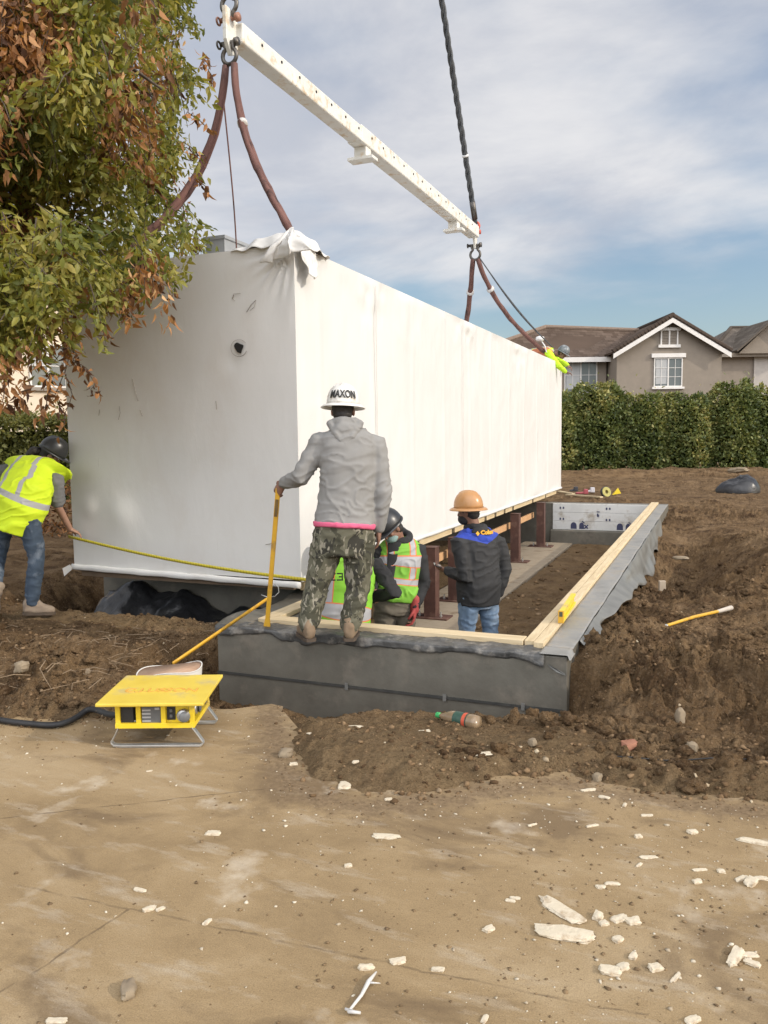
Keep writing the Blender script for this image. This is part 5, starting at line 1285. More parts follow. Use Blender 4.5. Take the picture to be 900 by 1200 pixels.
WHITEH = worn('white_hat', (.66, .64, .60), (.74, .72, .68), 6, .35, .05, 30, .001, dirt=(.45, .40, .33), dscale=12)
hatA, MA = hard_hat(pa, JA['head']+UP*.037, lookA+UP*.04, UP+AX*.03, WHITEH, True, 1.0, 0)
INK = worn('marker_ink', (.012, .012, .012), (.02, .02, .02), 5, .6, 0)
on_hat(MA, 1.0, 'MAXON', .060, R_(-84), 0, INK, hatA, .070, .92)
# hood and pink shirt tail
m = MB(); r, f, u = headframe(AF, UP); nk = JA['neck']
ring = [nk+r*(.085*math.cos(a))+f*(.075*math.sin(a)-.01)+u*(.01-.02*math.sin(a)) for a in [R_(q) for q in range(0, 360, 20)]]; m.tube(ring, .034, 10, closed=True)
m.ell(nk-f*.105-u*.055, .105, .045, .085, Matrix((r, f, u)).transposed(), 18, 12); m.ell(nk-f*.125-u*.095, .06, .04, .05, Matrix((r, f, u)).transposed(), 18, 12)
m.capsule([nk-f*.06-r*.10+u*.01, nk-f*.13-r*.055-u*.07, nk-f*.145-u*.125], [.032, .03, .025], 10); m.capsule([nk-f*.06+r*.10+u*.01, nk-f*.13+r*.055-u*.07, nk-f*.145-u*.125], [.032, .03, .025], 10)
me, co = remeshed(m, .008, 3, (.010, 16, 41)); finish(me, co, 'hood', HOOD, pa)
PINK = worn('pink_cotton', (.62, .10, .20), (.70, .14, .25), 6, .9, .1)
m = MB(); R = torso_rings(JA, .031, 1.04, .112, .22, .05); ring_mesh(m, R); me, co = remeshed(m, .01, 3, (.006, 12, 9)); finish(me, co, 'shirt_tail', PINK, pa)
# ---- worker bending by the corner of the building
D0 = 7.45
DENIM = worn('dark_denim', (.026, .042, .066), (.055, .08, .115), 6, .9, .25, 140, .002, dirt=(.15, .18, .22), dscale=5)
GREYT = worn('grey_tee', (.13, .13, .13), (.17, .17, .17), 5, .95, .15, 140, .001)
BOOTB = worn('dusty_boot', (.20, .15, .11), (.30, .24, .18), 7, .9, .2, 60, .002)
J = dict(pelvis=q_(20, 597, .02), waist=q_(28, 578, .02), chest=q_(35, 563, .20), neck=q_(50, 543, .36), head=q_(59, 533, .44),
         shL=q_(-1, 553, .40), shR=q_(66, 562, .20), elL=q_(-14, 592, .55), wrL=q_(8, 606, .72), elR=q_(68, 594, .22), wrR=q_(82, 620, .42),
         hipL=q_(6, 603, .08), hipR=q_(33, 606, -.04), knL=q_(-4, 655, .12), knR=q_(43, 654, .0), anL=q_(-6, 692, -.10), anR=q_(37, 708, .02))
J['toeR'] = J['anR']+AX*.13+AF*.06-UP*.012; J['toeL'] = J['anL']+AX*.05+AF*.02-UP*.15
gB = float(ground_h(np.array([J['anR'].x]), np.array([J['anR'].y]))[0])
lookB = AX*.75+AF*.35-UP*.55
pb, JB, bodyB = person('worker in bright yellow vest and dark jeans bending beside the white wrapped building', J, lookB, UP+AX*.5, .98, 1.05, .05, SKIN, GREYT, .02, 1.05, .5, DENIM, 1.02, BOOTB,
    {'R': (AX*.8-UP*.5+AF*.35, -UP-AX*.2, AF+AX*.2, .55)}, -.14, 13, True)
VESTB = vestmat('yellow_vest', (.62, .80, .02), (.40, .58, .02), ((.20, .31),), (.085, .125), False)
vest(pb, JB, VESTB, .055, 1.10, .04, -.13, .97, 8)
m = MB(); 
BLKH = worn('black_hat', (.022, .023, .025), (.035, .036, .038), 6, .32, .05, 30, .001)
uB = (UP+AX*.5); rB, fB, uuB = headframe(lookB, uB)
hard_hat(pb, JB['head']+uuB*.034, lookB, uB, BLKH, False, .96)
m = MB(); m.capsule([JB['head']-fB*.10-uuB*.02, JB['head']-fB*.15-uuB*.05, JB['head']-fB*.165-uuB*.10], [.04, .045, .03], 10); me, co = remeshed(m, .01, 2, (.006, 50, 3)); finish(me, co, 'ponytail', HAIR, pb)
m = MB(); m.box(at_d(25.5, 627-15, 7.32), (.10, .012, .05), Matrix((AX, AF, UP)).transposed()); m.build('belt_patch', worn('leather', (.20, .11, .05), (.27, .16, .08), 9, .8, .1), pb, bev=.004)
# ---- worker with tan hard hat, back turned, in the pit
D0 = 7.5; PF = -.68
BLKJ = NT('black_blue_jacket'); x, y, z = BLKJ.xyz(BLKJ.attr('tc', 'Vector'))
edge_ = BLKJ.math('ADD', .80, BLKJ.math('MULTIPLY', BLKJ.math('ABSOLUTE', x), .45))
c = BLKJ.mix(BLKJ.math('GREATER_THAN', z, edge_), BLKJ.ramp(BLKJ.noise(5, 4), [(.3, (.016, .016, .017)), (.7, (.026, .026, .027))]), (.022, .05, .34))
BLKJ.done(c, .8, BLKJ.bump(BLKJ.noise(150, 2), .2, .001)); BLKJ = BLKJ.m
BLUEF = worn('blue_fleece', (.020, .045, .30), (.03, .065, .40), 6, .9, .2, 90, .002)
BLKF = worn('black_fleece', (.012, .012, .013), (.024, .024, .025), 6, .85, .2, 90, .002)
JEAN = worn('blue_denim', (.10, .16, .25), (.20, .28, .38), 5, .9, .3, 140, .002, dirt=(.30, .36, .44), dscale=4)
J = dict(pelvis=q_(561, 693, .02), waist=q_(562, 672), chest=q_(560, 651, .0), neck=q_(557, 618, .0), head=q_(549, 600, -.02),
         shL=q_(538, 636, -.12), shR=q_(584, 637, .12), elL=q_(546, 677, -.16), wrL=q_(524, 669, .06), elR=q_(591, 668, .14), wrR=q_(584, 696, .16),
         hipL=q_(551, 696, -.03), hipR=q_(571, 696, .06))
for s, dx in (('L', -.10), ('R', .09)):
    h_ = J['hip'+s]; J['kn'+s] = Vector((h_.x, h_.y, PF+.50))+AX*dx*.3+AF*.02; J['an'+s] = Vector((h_.x, h_.y, PF+.09))+AX*dx*.5; J['toe'+s] = J['an'+s]-AX*.10+AF*.10-UP*.012
lookC = -AX*.85+AF*.40-UP*.16
pc, JC, bodyC = person('man in black and blue hooded jacket with tan hard hat in the pit', J, lookC, UP, .98, 1.02, .03, SKIND, BLKJ, .034, 1.12, 1.0, JEAN, 1.05, BOOTM,
    {'L': (-AX*.8+AF*.35+UP*.25, AF*.5+UP*.6, AX*.2+AF+UP*.2, .55), 'R': (-UP-AX*.1, -AX, AF, .5)}, -.08, 23, True)
TANH = worn('tan_hat', (.40, .20, .075), (.48, .26, .11), 6, .28, .04, 30, .001)
hard_hat(pc, JC['head']+UP*.036, lookC+UP*.14, UP-AX*.04, TANH, True, 1.0)
r, f, u = headframe(lookC, UP); m = MB(); M = Matrix((r, f, u)).transposed()
m.ell(JC['head']+f*.045-u*.058, .064, .068, .058, M, 18, 12); me, co = remeshed(m, .008, 2); finish(me, co, 'face_mask', BLKF, pc)
m = MB(); m.capsule([JC['head']+r*.082+f*.05-u*.02, JC['head']+r*.085-f*.03-u*.0, JC['head']+r*.03-f*.098-u*.01, JC['head']-r*.03-f*.098-u*.01, JC['head']-r*.085-f*.03], [.006]*5, 8); m.build('mask_strap', GREYT, pc, True)
bk = (JC['shR']-JC['shL']).normalized(); bf = UP.cross(bk).normalized()   # facing of the back
M = Matrix((bk, bf, UP)).transposed(); nk = JC['neck']
m = MB(); ring = [nk+bk*(.088*math.cos(a))+bf*(.078*math.sin(a))+UP*(.0-.015*math.sin(a)) for a in [R_(q) for q in range(0, 360, 20)]]; m.tube(ring, .030, 10, closed=True)
m.ell(nk-bf*.10-UP*.045, .12, .045, .07, M, 18, 12); me, co = remeshed(m, .008, 3, (.007, 16, 55)); hd = finish(me, co, 'hood', BLKF, pc)
m = MB(); m.ell(nk-bf*.118-UP*.100, .098, .046, .058, M, 18, 12); m.capsule([nk-bf*.05+bk*.125-UP*.035, nk-bf*.10+bk*.09-UP*.07], [.03, .034], 10); m.capsule([nk-bf*.05-bk*.125-UP*.035, nk-bf*.10-bk*.09-UP*.07], [.03, .034], 10)
me, co = remeshed(m, .008, 3, (.010, 18, 56)); finish(me, co, 'hood_lining', BLUEF, hd)
def flat_text(txt, size, O, ux, uy, mt, parent, name='lettering', bend=0.0, bold=.001):
    me = text_mesh(txt, size, .002, bold); co = np.zeros(len(me.vertices)*3, np.float32); me.vertices.foreach_get('co', co); co = co.reshape(-1, 3).astype(float)
    uz = Vector(ux).cross(Vector(uy)); X = np.array(O)+co[:, :1]*np.array(ux)+co[:, 1:2]*np.array(uy)+(co[:, 2:3]-bend*co[:, :1]**2)*np.array(uz)
    A = root_inv(parent); A = np.array(A) if A is not None else np.eye(4); X = X @ A[:3, :3].T+A[:3, 3]
    me.vertices.foreach_set('co', X.astype(np.float32).ravel()); me.materials.clear(); me.materials.append(mt); me.update(); return link_mesh(name, me, parent)
ORT = worn('orange_thread', (.72, .36, .03), (.80, .42, .05), 9, .7, 0)
tdir = (bk+UP*.10).normalized(); flat_text('Colum', .052, nk-bf*.163-UP*.030+bk*.022, tdir, UP, ORT, pc, bend=4.0, bold=.003)
m = MB(); m.box(nk-bf*.148-UP*.046-bk*.088, (.030, .006, .030), M @ Matrix.Rotation(R_(45), 3, 'Y')); m.build('emblem', ORT, pc)
m = MB(); r_, f_ = (-AX*.8+AF*.35+UP*.25).normalized(), UP
m.box(JC['wrL']-AX*.085+AF*.05+UP*.045, (.075, .15, .010), frame(UP+AX*.4, AX)); ph = m.build('phone', worn('phone_black', (.01, .01, .01), (.02, .02, .02), 4, .2, 0), None, bev=.004)
tag(ph, 'dark phone held by the man in the tan hard hat', 'phone')
# ---- worker with face mask and black hat looking down
D0 = 7.05
KHAKI = worn('khaki_twill', (.115, .098, .072), (.16, .138, .105), 5, .9, .25, 140, .002)
J = dict(pelvis=q_(462, 700), waist=q_(465, 680), chest=q_(468, 660, -.01), neck=q_(468, 632, .0), head=q_(459, 620, -.10),
         shL=q_(491, 645, .02), shR=q_(443, 648, -.04), elL=q_(497, 684, .02), wrL=q_(486, 712, -.06), elR=q_(434, 676, -.02), wrR=q_(438, 690, -.16), hipL=q_(473, 702, .02), hipR=q_(452, 702, -.02))
for s, dx in (('L', .09), ('R', -.09)):
    h_ = J['hip'+s]; J['kn'+s] = Vector((h_.x, h_.y, PF+.50))+AX*dx*.3; J['an'+s] = Vector((h_.x, h_.y, PF+.09))+AX*dx*.5; J['toe'+s] = J['an'+s]-AF*.14-UP*.012
lookD = -AX*.55-AF*.55-UP*.55; upD = UP-AX*.25
pd_, JD, bodyD = person('masked worker with black hard hat, lime vest over black hoodie and red glove', J, lookD, upD, .98, .95, .02, SKIND, BLKF, .022, .98, 1.0, KHAKI, 1.0, BOOTM,
    {'L': (-UP-AX*.12-AF*.1, -AX, -AF, .5), 'R': (-AF-UP*.5, -UP, AX, .4)}, -.015, 33, True)
VESTL = vestmat('lime_vest', (.20, .46, .045), (.60, .17, .06), ((.30, .41), (.66, .76)), (.075, .12), True)
V_ = vest(pd_, JD, VESTL, .034, .98, .02, -.02, .95, 28)
rD, fD, uD = headframe(lookD, upD); M = Matrix((rD, fD, uD)).transposed()
hard_hat(pd_, JD['head']+uD*.036, lookD, upD, BLKH, False, 1.0)
m = MB(); m.ell(JD['head']+fD*.05-uD*.055, .060, .060, .046, M, 18, 12); me, co = remeshed(m, .008, 2, (.005, 30, 4)); finish(me, co, 'face_mask', worn('teal_mask', (.20, .30, .29), (.26, .37, .35), 6, .8, .1), pd_)
m = MB(); bkD = (JD['shR']-JD['shL']).normalized(); bfD = UP.cross(bkD)
m.tube([JD['neck']+bkD*(.09*math.cos(a))+bfD*(.085*math.sin(a))+UP*(.02-.03*math.sin(a)) for a in [R_(q) for q in range(0, 360, 20)]], .036, 10, closed=True); m.ell(JD['neck']-bfD*.09+UP*.03, .10, .06, .08, Matrix((bkD, bfD, UP)).transposed(), 16, 10)
me, co = remeshed(m, .009, 3, (.008, 16, 3)); finish(me, co, 'hood', BLKF, pd_)
m = MB(); fwdD = (-AF*.9-AX*.3).normalized(); 
for i in range(7):
    a = JD['neck'].lerp(JD['pelvis'], .12+.115*i); 
pl = [JD['neck'].lerp(JD['pelvis'], .02+.16*i)+fwdD*(.135+.012*i) for i in range(6)]
m.rings([[p_-AX*(.055-.007*i) - fwdD*.03, p_+AX*(.055-.007*i)- fwdD*.03, p_+AX*(.055-.007*i)+fwdD*.012, p_-AX*(.055-.007*i)+fwdD*.012] for i, p_ in enumerate(pl)]); m.build('hoodie_front', BLKF, pd_, True, bev=.01)
REDG = worn('red_glove', (.27, .035, .035), (.36, .06, .05), 9, .8, .25, 90, .002)
m = MB(); dG = (-UP-AX*.12-AF*.1).normalized(); hand(m, JD['wrL']+dG*.0, dG, -AX, -AF, .5, 1.18); m.capsule([JD['wrL']-dG*.07, JD['wrL']+dG*.02], [.042, .04], 12); me, co = remeshed(m, .007, 2, (.004, 30, 5)); finish(me, co, 'glove', REDG, pd_)
# ---- crouching worker seen between the legs of the man on the wall
D0 = 6.45
J = dict(pelvis=q_(402, 737, .05), waist=q_(405, 712, .02), chest=q_(408, 688, .06), neck=q_(412, 650, .16), head=q_(408, 632, .30),
         shL=q_(381, 664, .14), shR=q_(441, 664, .10), elL=q_(372, 702, .25), wrL=q_(392, 716, .45), elR=q_(463, 694, .02), wrR=q_(426, 702, .32), hipL=q_(390, 740, .05), hipR=q_(416, 740, .05))
for s, dx in (('L', -.12), ('R', .12)):
    h_ = J['hip'+s]; J['an'+s] = Vector((h_.x, h_.y, PF+.09))+AX*dx*.6+AF*.10; J['kn'+s] = (J['an'+s]+h_)/2+AF*.20+AX*dx*.4; J['toe'+s] = J['an'+s]+AF*.14-UP*.012
lookE = AF*.8-UP*.6; 
pe, JE, bodyE = person('stooping worker in a lime vest seen between the legs of the man on the wall', J, lookE, UP, .98, .96, .02, SKIND, BLKF, .022, 1.0, 1.0, KHAKI, 1.0, BOOTM,
    {'L': (AF-UP*.3, -UP, AX, .5), 'R': (AF*.8-AX*.3, -UP, -AX, .5)}, -.10, 43, True)
VESTE = vestmat('lime_vest_back', (.24, .56, .04), (.62, .18, .06), ((.23, .34),), (.10, .15), True)
vest(pe, JE, VESTE, .040, 1.0, .02, -.16, .95, 48)
hard_hat(pe, JE['head']+UP*.034+AF*.01, lookE+UP*.15, UP+AF*.3, BLKH, False, .98)
c_ = at_d(394, 676, 6.275); m = MB(); ML = Matrix((AX, AF, UP)).transposed()
lg = MB(); O = c_
def bar(x0, x1, z0, z1): lg.box(O+AX*((x0+x1)/2)+UP*((z0+z1)/2), (x1-x0, .006, z1-z0), ML)
bar(-.055, -.045, -.03, .03); bar(-.0445, -.005, .02, .03); bar(-.0445, -.005, -.03, -.02); bar(.004, .042, .02, .03); bar(.0425, .052, -.03, .03); bar(.004, .042, -.03, -.02); bar(.02, .042, -.005, .005)
lg.build('vest_emblem', INK, pe)
m = MB(); m.capsule([JE['pelvis']+AX*.16-AF*.10-UP*.02, JE['pelvis']+AX*.18-AF*.11-UP*.12], [.03, .026], 10); m.build('red_rag', REDG, pe, True)
# ---- worker lying on the roof at the far end
E_ = Vector((BX1, 18.75, BZ1))
def e_(x, y, z): return E_+Vector((x, y, z))
J = dict(pelvis=e_(-.95, .05, .13), waist=e_(-.72, .04, .16), chest=e_(-.42, .02, .20), neck=e_(-.10, .0, .24), head=e_(.10, -.02, .18), shL=e_(-.20, .20, .22), shR=e_(-.18, -.20, .20),
         elL=e_(-.02, .42, .06), wrL=e_(.16, .40, -.05), elR=e_(.06, -.24, -.10), wrR=e_(.20, -.10, -.24), hipL=e_(-.97, .10, .11), hipR=e_(-.97, -.09, .11), knL=e_(-1.4, .16, .08), knR=e_(-1.4, -.14, .08), anL=e_(-1.8, .2, .09), anR=e_(-1.8, -.2, .09))
J['toeL'] = J['anL']+Vector((-.13, .03, -.03)); J['toeR'] = J['anR']+Vector((-.13, -.03, -.03))
LIMET = worn('lime_shirt', (.45, .72, .02), (.52, .80, .03), 6, .85, .1)
lookF = Vector((.8, -.1, -.5))
pf, JF, bodyF = person('worker in lime sleeves lying on the roof edge at the far end, arm hanging over', J, lookF, Vector((.5, 0, .8)), .98, 1.0, .0, SKIND, LIMET, .02, 1.1, 1.0, DENIM, 1.0, BOOTM,
    {'R': (Vector((.8, .3, -.2)), Vector((0, 0, -1)), Vector((0, 1, 0)), .3), 'L': (Vector((.6, 0, -.5)), Vector((0, 0, -1)), Vector((0, -1, 0)), .3)}, -.1, 53, True)
VESTF = vestmat('orange_yellow_vest', (.50, .17, .08), (.55, .6, .05), ((.40, .52),), (.06, .11), True)
vest(pf, JF, VESTF, .035, 1.0, 0, -.1, .95, 58)
GREYH = worn('grey_hat', (.10, .115, .12), (.16, .175, .18), 14, .35, .05, dirt=(.4, .42, .42), dscale=14)
rF, fF, uF = headframe(lookF, Vector((.5, 0, .8))); hard_hat(pf, JF['head']+uF*.035, lookF, Vector((.5, 0, .8)), GREYH, False, 1.0)
m = MB(); g0 = e_(-.30, -.28, .33); 
m.lathe([(.0, 0), (.07, .01), (.10, .05), (.09, .10), (.0, .13)], Matrix.Translation(g0+Vector((-.05, 0, .12))), 16); m.tube([g0+Vector((-.02, 0, .13)), g0+Vector((.06, -.0, .02)), g0+Vector((.10, 0, -.13))], .014, 8)
tag(m.build('white_mallet', worn('white_plastic', (.7, .7, .68), (.78, .78, .76), 5, .4, 0), None, True), 'round white object on a thin handle beside the roof worker', 'tool')
# ------------------------------------------------------------------ tools and small things
YEL = worn('yellow_paint', (.72, .52, .02), (.80, .60, .035), 5, .4, .06, 40, .001, dirt=(.55, .40, .12), dscale=4)
YELR = worn('amber_paint', (.58, .31, .02), (.66, .38, .035), 5, .45, .1, 40, .001, dirt=(.35, .20, .05), dscale=9)
def gz_(x, y): return float(ground_h(np.array([float(x)]), np.array([float(y)]))[0])
def bar_between(m, a, b, w_, t_, up=UP, mi=0):
    a, b = Vector(a), Vector(b); d = (b-a); M = frame(d, Vector(up).cross(d)); m.box((a+b)/2, (w_, t_, d.length), M, mi)
def ground_pt(px_, py_):
    q = at_z(px_, py_, 0)
    for _ in range(4): q = at_z(px_, py_, gz_(q.x, q.y))
    return q
# staff held by the man on the wall
st0 = at_y(313, 737, 5.30); st0.z = .168; st1 = JA['wrL']+(-AX*.55+AF*.35-UP*.75).normalized()*.075
lv = thing('yellow_pole', 'yellow pole upright under the hand of the man in the grey hoodie', 'pole', st0)
m = MB(); d_ = (st1+UP*.02-st0); a, b = st0+d_*.0, st0+d_*1.02
Mx = frame(d_, AX); prof = [(0, .026, .014), (.035, .022, .013), (.06, .017, .011), (.5, .017, .011), (.97, .018, .012), (1.0, .017, .011)]
m.rings([[a+d_*t_+Mx @ Vector((x_*w_, y_*h_, 0)) for x_, y_ in ((-1, -1), (1, -1), (1, 1), (-1, 1))] for t_, w_, h_ in prof]); m.build('shaft', YELR, lv, bev=.004)
m = MB(); bar_between(m, a+d_*.80, a+d_*.92, .0235, .0365, AF); m.build('dark_label', worn('dark_wear', (.10, .06, .02), (.2, .12, .03), 20, .7, 0), lv)
# yellow tape measure stretched across the end of the building
tapeM = NT('tape_blade'); z_ = tapeM.xyz(tapeM.attr('tc', 'Vector'))[0]; tk = tapeM.math('LESS_THAN', tapeM.math('FRACT', tapeM.math('MULTIPLY', z_, 33)), .22); tapeM.done(tapeM.mix(tapeM.math('MULTIPLY', tk, .8), (.62, .52, .04), (.36, .31, .03)), .45); tapeM = tapeM.m
def ribbon(name, pts, w_, mt, up=UP, th=.0015):
    V_, k = [], len(pts); L = 0; tc = []
    for i, p in enumerate(pts):
        d = (pts[min(i+1, k-1)]-pts[max(i-1, 0)]).normalized(); s = (Vector(up)-d*d.dot(Vector(up))).normalized()
        if i: L += (p-pts[i-1]).length
        V_ += [p-s*w_/2, p+s*w_/2]; tc += [(L, 0, 0), (L, 1, 0)]
    F_ = np.array([[2*i, 2*i+1, 2*i+3, 2*i+2] for i in range(k-1)])
    o = np_mesh(name, np.array(V_), F_, mt, None, True, {'tc': ('POINT', 'FLOAT_VECTOR', np.array(tc))}); s = o.modifiers.new('s', 'SOLIDIFY'); s.thickness = th; return o
ta, tb = at_d(80, 628.5, 7.78), at_d(392, 683, 6.42)
o = ribbon('tape_measure', [ta.lerp(tb, i/23)-UP*(.05*math.sin(math.pi*i/23)) for i in range(24)], .030, tapeM, UP-AF*.3); tag(o, 'yellow tape measure stretched across the grey end of the building', 'tape measure')
# ruled stick leaning over the wall corner
ra, rb = at_d(318, 699, 6.6), at_d(203, 778, 5.65)
o = ribbon('measuring_stick', [ra.lerp(rb, i/11) for i in range(12)], .026, YELR, UP-AF*.4, .010); tag(o, 'amber measuring stick leaning over the left wall corner into the dirt', 'ruler')
m = MB(); m.tube([at_d(px_, py_, 6.2) for px_, py_ in ((322, 684), (326, 688), (327, 694), (322, 699), (314, 700), (306, 697))], .004, 6); tag(m.build('wire', GALV, None, True), 'thin loose wire loop by the yellow pole', 'wire')
# level on the right sill plate
l0 = at_z(657.5, 730, .197); l1 = at_z(672, 708, .197); dl = (l1-l0).normalized(); sl = dl.cross(UP)
lv = thing('spirit_level', 'short yellow spirit level standing on the pale sill plate of the right wall', 'level', l0)
m = MB(); ML = Matrix((sl, dl, UP)).transposed(); Ll = (l1-l0).length
m.box(l0+dl*Ll/2+UP*.012, (.04, Ll, .022), ML); m.box(l0+dl*Ll/2+UP*.082, (.036, Ll, .02), ML); m.box(l0+dl*Ll/2+UP*.047, (.012, Ll, .047), ML); m.build('rail', YEL, lv, bev=.003)
m = MB(); m.box(l0-dl*.006+UP*.047, (.042, .012, .096), ML); m.build('end_cap', YELR, lv, bev=.003)
m = MB(); m.box(l0-dl*.0125+UP*.068, (.024, .004, .036), ML); m.build('vial', worn('vial', (.06, .07, .05), (.09, .1, .07), 5, .2, 0), lv)
# yellow handle lying on the dirt
r0, r1 = at_z(781, 733, .10), at_z(857, 697, .16); r0.z = gz_(r0.x, r0.y)+.03; r1.z = gz_(r1.x, r1.y)+.05
hd_ = thing('tool_handle', 'yellow tool handle with a pale torn end lying on the dirt', 'handle', r0)
m = MB(); e_h = r0.lerp(r1, .78); m.capsule([r0, r0.lerp(e_h, .5)+UP*.01, e_h], [.012, .0135, .014], 12); m.build('shaft', YELR, hd_, True)
m = MB(); m.capsule([r0.lerp(r1, .775), r0.lerp(r1, .9), r1], [.016, .019, .022], 10); m.build('pale_end', worn('pale_cloth', (.42, .37, .31), (.55, .49, .42), 14, .9, .4, 50, .006), hd_, True)
m = MB(); m.capsule([r0+(r0-r1).normalized()*.012, r0], [.011, .014], 10); m.build('tip', GALV, hd_, True)
# power distribution box with folding skids
c0 = at_z(190, 866, 0); ux = (at_z(235, 871, 0)-at_z(135, 872, 0)); ux.z = 0; ux = ux.normalized(); uy = Vector((-ux.y, ux.x, 0)); MS = Matrix((ux, uy, UP)).transposed()
pbx = thing('power_box', 'yellow power distribution box on bent metal skids standing on the slab', 'power box', c0)
def S_(x, y, z): return c0+ux*x+uy*y+UP*z
BW, BD, Z0, Z1 = .41, .36, .105, .235
m = MB(); m.box(S_(-.005, .06, Z1+.016), (.555, .50, .018), MS); lid = m.build('lid', worn('lid_yellow', (.58, .42, .045), (.68, .52, .075), 4, .55, .1, 40, .001, dirt=(.45, .36, .17), dscale=5), pbx, bev=.005)
RT = worn('faded_red', (.60, .30, .05), (.66, .40, .07), 20, .7, 0)
flat_text('C.LUSSON', .085, S_(0, .02, Z1+.0265), ux, uy, RT, lid)
fr = MB(); hw, hd2 = BW/2, BD/2
yc = .06
for x in (-hw+.012, -.085, .045, hw-.012): fr.box(S_(x, yc-hd2+.012, (Z0+Z1)/2), (.024, .024, Z1-Z0), MS)
for x in (-hw+.012, hw-.012): fr.box(S_(x, yc+hd2-.012, (Z0+Z1)/2), (.024, .024, Z1-Z0), MS)
fr.box(S_(0, yc-hd2+.011, Z0+.012), (BW+.004, .026, .026), MS); fr.box(S_(0, yc+hd2-.011, Z0+.012), (BW+.004, .026, .026), MS); fr.box(S_(hw-.011, yc, Z0+.012), (.026, BD-.06, .025), MS); fr.box(S_(-hw+.011, yc, Z0+.012), (.026, BD-.06, .025), MS)
fr.box(S_(0, yc-hd2+.010, Z1-.006), (BW+.002, .022, .02), MS); fr.box(S_(hw-.03, yc-hd2+.045, Z0+.06), (.002, .002, .002), MS)
fr.build('frame', YEL, pbx, bev=.003)
PANEL = worn('panel_grey', (.10, .105, .11), (.16, .165, .17), 9, .4, .05); BLKP = worn('black_rubber', (.012, .012, .013), (.03, .03, .03), 8, .6, .2)
m = MB(); m.box(S_(0, yc+.02, (Z0+Z1)/2+.005), (BW-.05, BD-.09, Z1-Z0-.03), MS); m.build('inner_box', BLKP, pbx)
m = MB(); m.box(S_(.115, yc-hd2+.024, (Z0+Z1)/2), (.118, .012, Z1-Z0-.03), MS); m.build('face_panel', YEL, pbx, bev=.002)
m = MB(); m.box(S_(-.02, yc-hd2+.017, (Z0+Z1)/2), (.10, .012, .085), MS); pn = m.build('breaker_panel', PANEL, pbx, bev=.003)
m = MB()
for i in range(4): m.box(S_(-.045+.0*i, yc-hd2+.010, Z0+.035+.019*i), (.045, .004, .008), MS)
m.box(S_(.012, yc-hd2+.0095, Z1-.03), (.025, .003, .012), MS); m.build('label_strip', worn('pale_strip', (.35, .36, .36), (.45, .45, .45), 9, .6, 0), pn)
m = MB(); m.box(S_(.083, yc-hd2+.016, (Z0+Z1)/2+.01), (.045, .006, .075), MS); m.build('switch_plate', BLKP, pbx, bev=.002)
m = MB(); m.box(S_(.083, yc-hd2+.012, (Z0+Z1)/2+.022), (.014, .006, .016), MS); m.box(S_(.083, yc-hd2+.012, (Z0+Z1)/2-.006), (.014, .006, .016), MS); m.build('switch', PANEL, pbx, bev=.002)
def outlet(O, nrm, r=.034, lidopen=True):
    Mz = Matrix.Translation(O) @ frame(nrm, UP).to_4x4(); m = MB(); m.lathe([(r, 0), (r*1.05, .012), (r*.9, .022), (r*.55, .026), (r*.5, .010), (0, .010)], Mz, 20); o_ = m.build('outlet', GALV, pbx, True, autos=40)
    m = MB(); m.lathe([(r*.8, .027), (r*.85, .034), (r*.5, .042), (0, .043)], Mz @ Matrix.Rotation(.35, 4, 'X'), 18); m.build('outlet_cap', PANEL, o_, True, autos=40)
outlet(S_(.15, yc-hd2+.010, (Z0+Z1)/2), -uy)
outlet(S_(hw-.030, yc-.07, (Z0+Z1)/2+.005), ux, .036); outlet(S_(hw-.030, yc+.06, (Z0+Z1)/2+.005), ux, .036)
m = MB(); m.box(S_(-hw+.055, yc-hd2+.020, (Z0+Z1)/2), (.07, .01, Z1-Z0-.03), MS); m.build('dark_panel', BLKP, pbx, bev=.002)
for y_ in (yc-hd2+.012, yc+hd2-.012):
    m = MB(); pts = [(hw-.012, Z0), (hw+.02, .06), (hw+.045, .022), (hw+.03, .008), (-hw+.02, .008), (-hw-.015, .012), (-hw-.03, .028), (-hw-.01, .06), (-hw+.012, Z0)]
    m.rings([[S_(x, y_+dy, z+dz) for dy, dz in ((-.016, -.006), (.016, -.006), (.016, .006), (-.016, .006))] for x, z in pts]); m.build('skid', GALV, pbx, bev=.0015)
# heavy black cable
cp = [(-60, 836, .02), (-20, 840, .02), (10, 846, .02), (35, 848, .022), (62, 851, .022), (82, 846, .025), (97, 836, .03), (108, 826, .05), (122, 815, .10), (138, 812, .14)]
P_ = []
for px_, py_, z_c in cp:
    q = at_z(px_, py_, z_c); gg = max(gz_(q.x, q.y), 0)+.016; P_.append(at_z(px_, py_, max(gg, z_c)))
P_[-1] = S_(-hw+.03, yc+.05, Z0+.04); P_[-2] = S_(-hw-.06, yc+.05, .06)
cb = bpy.data.curves.new('power_cable', 'CURVE'); cb.dimensions = '3D'; sp = cb.splines.new('NURBS'); sp.points.add(len(P_)-1); sp.order_u = 4; sp.use_endpoint_u = True
for i, p in enumerate(P_): sp.points[i].co = (*p, 1)
cb.bevel_depth = .017; cb.bevel_resolution = 3; tmp = bpy.data.objects.new('c', cb); col.objects.link(tmp)
me = bpy.data.meshes.new_from_object(tmp.evaluated_get(bpy.context.evaluated_depsgraph_get())); bpy.data.objects.remove(tmp); me.materials.clear(); me.materials.append(BLKP)
tag(link_mesh('power_cable', me), 'thick black power cable curving over the slab edge to the yellow box', 'cable')
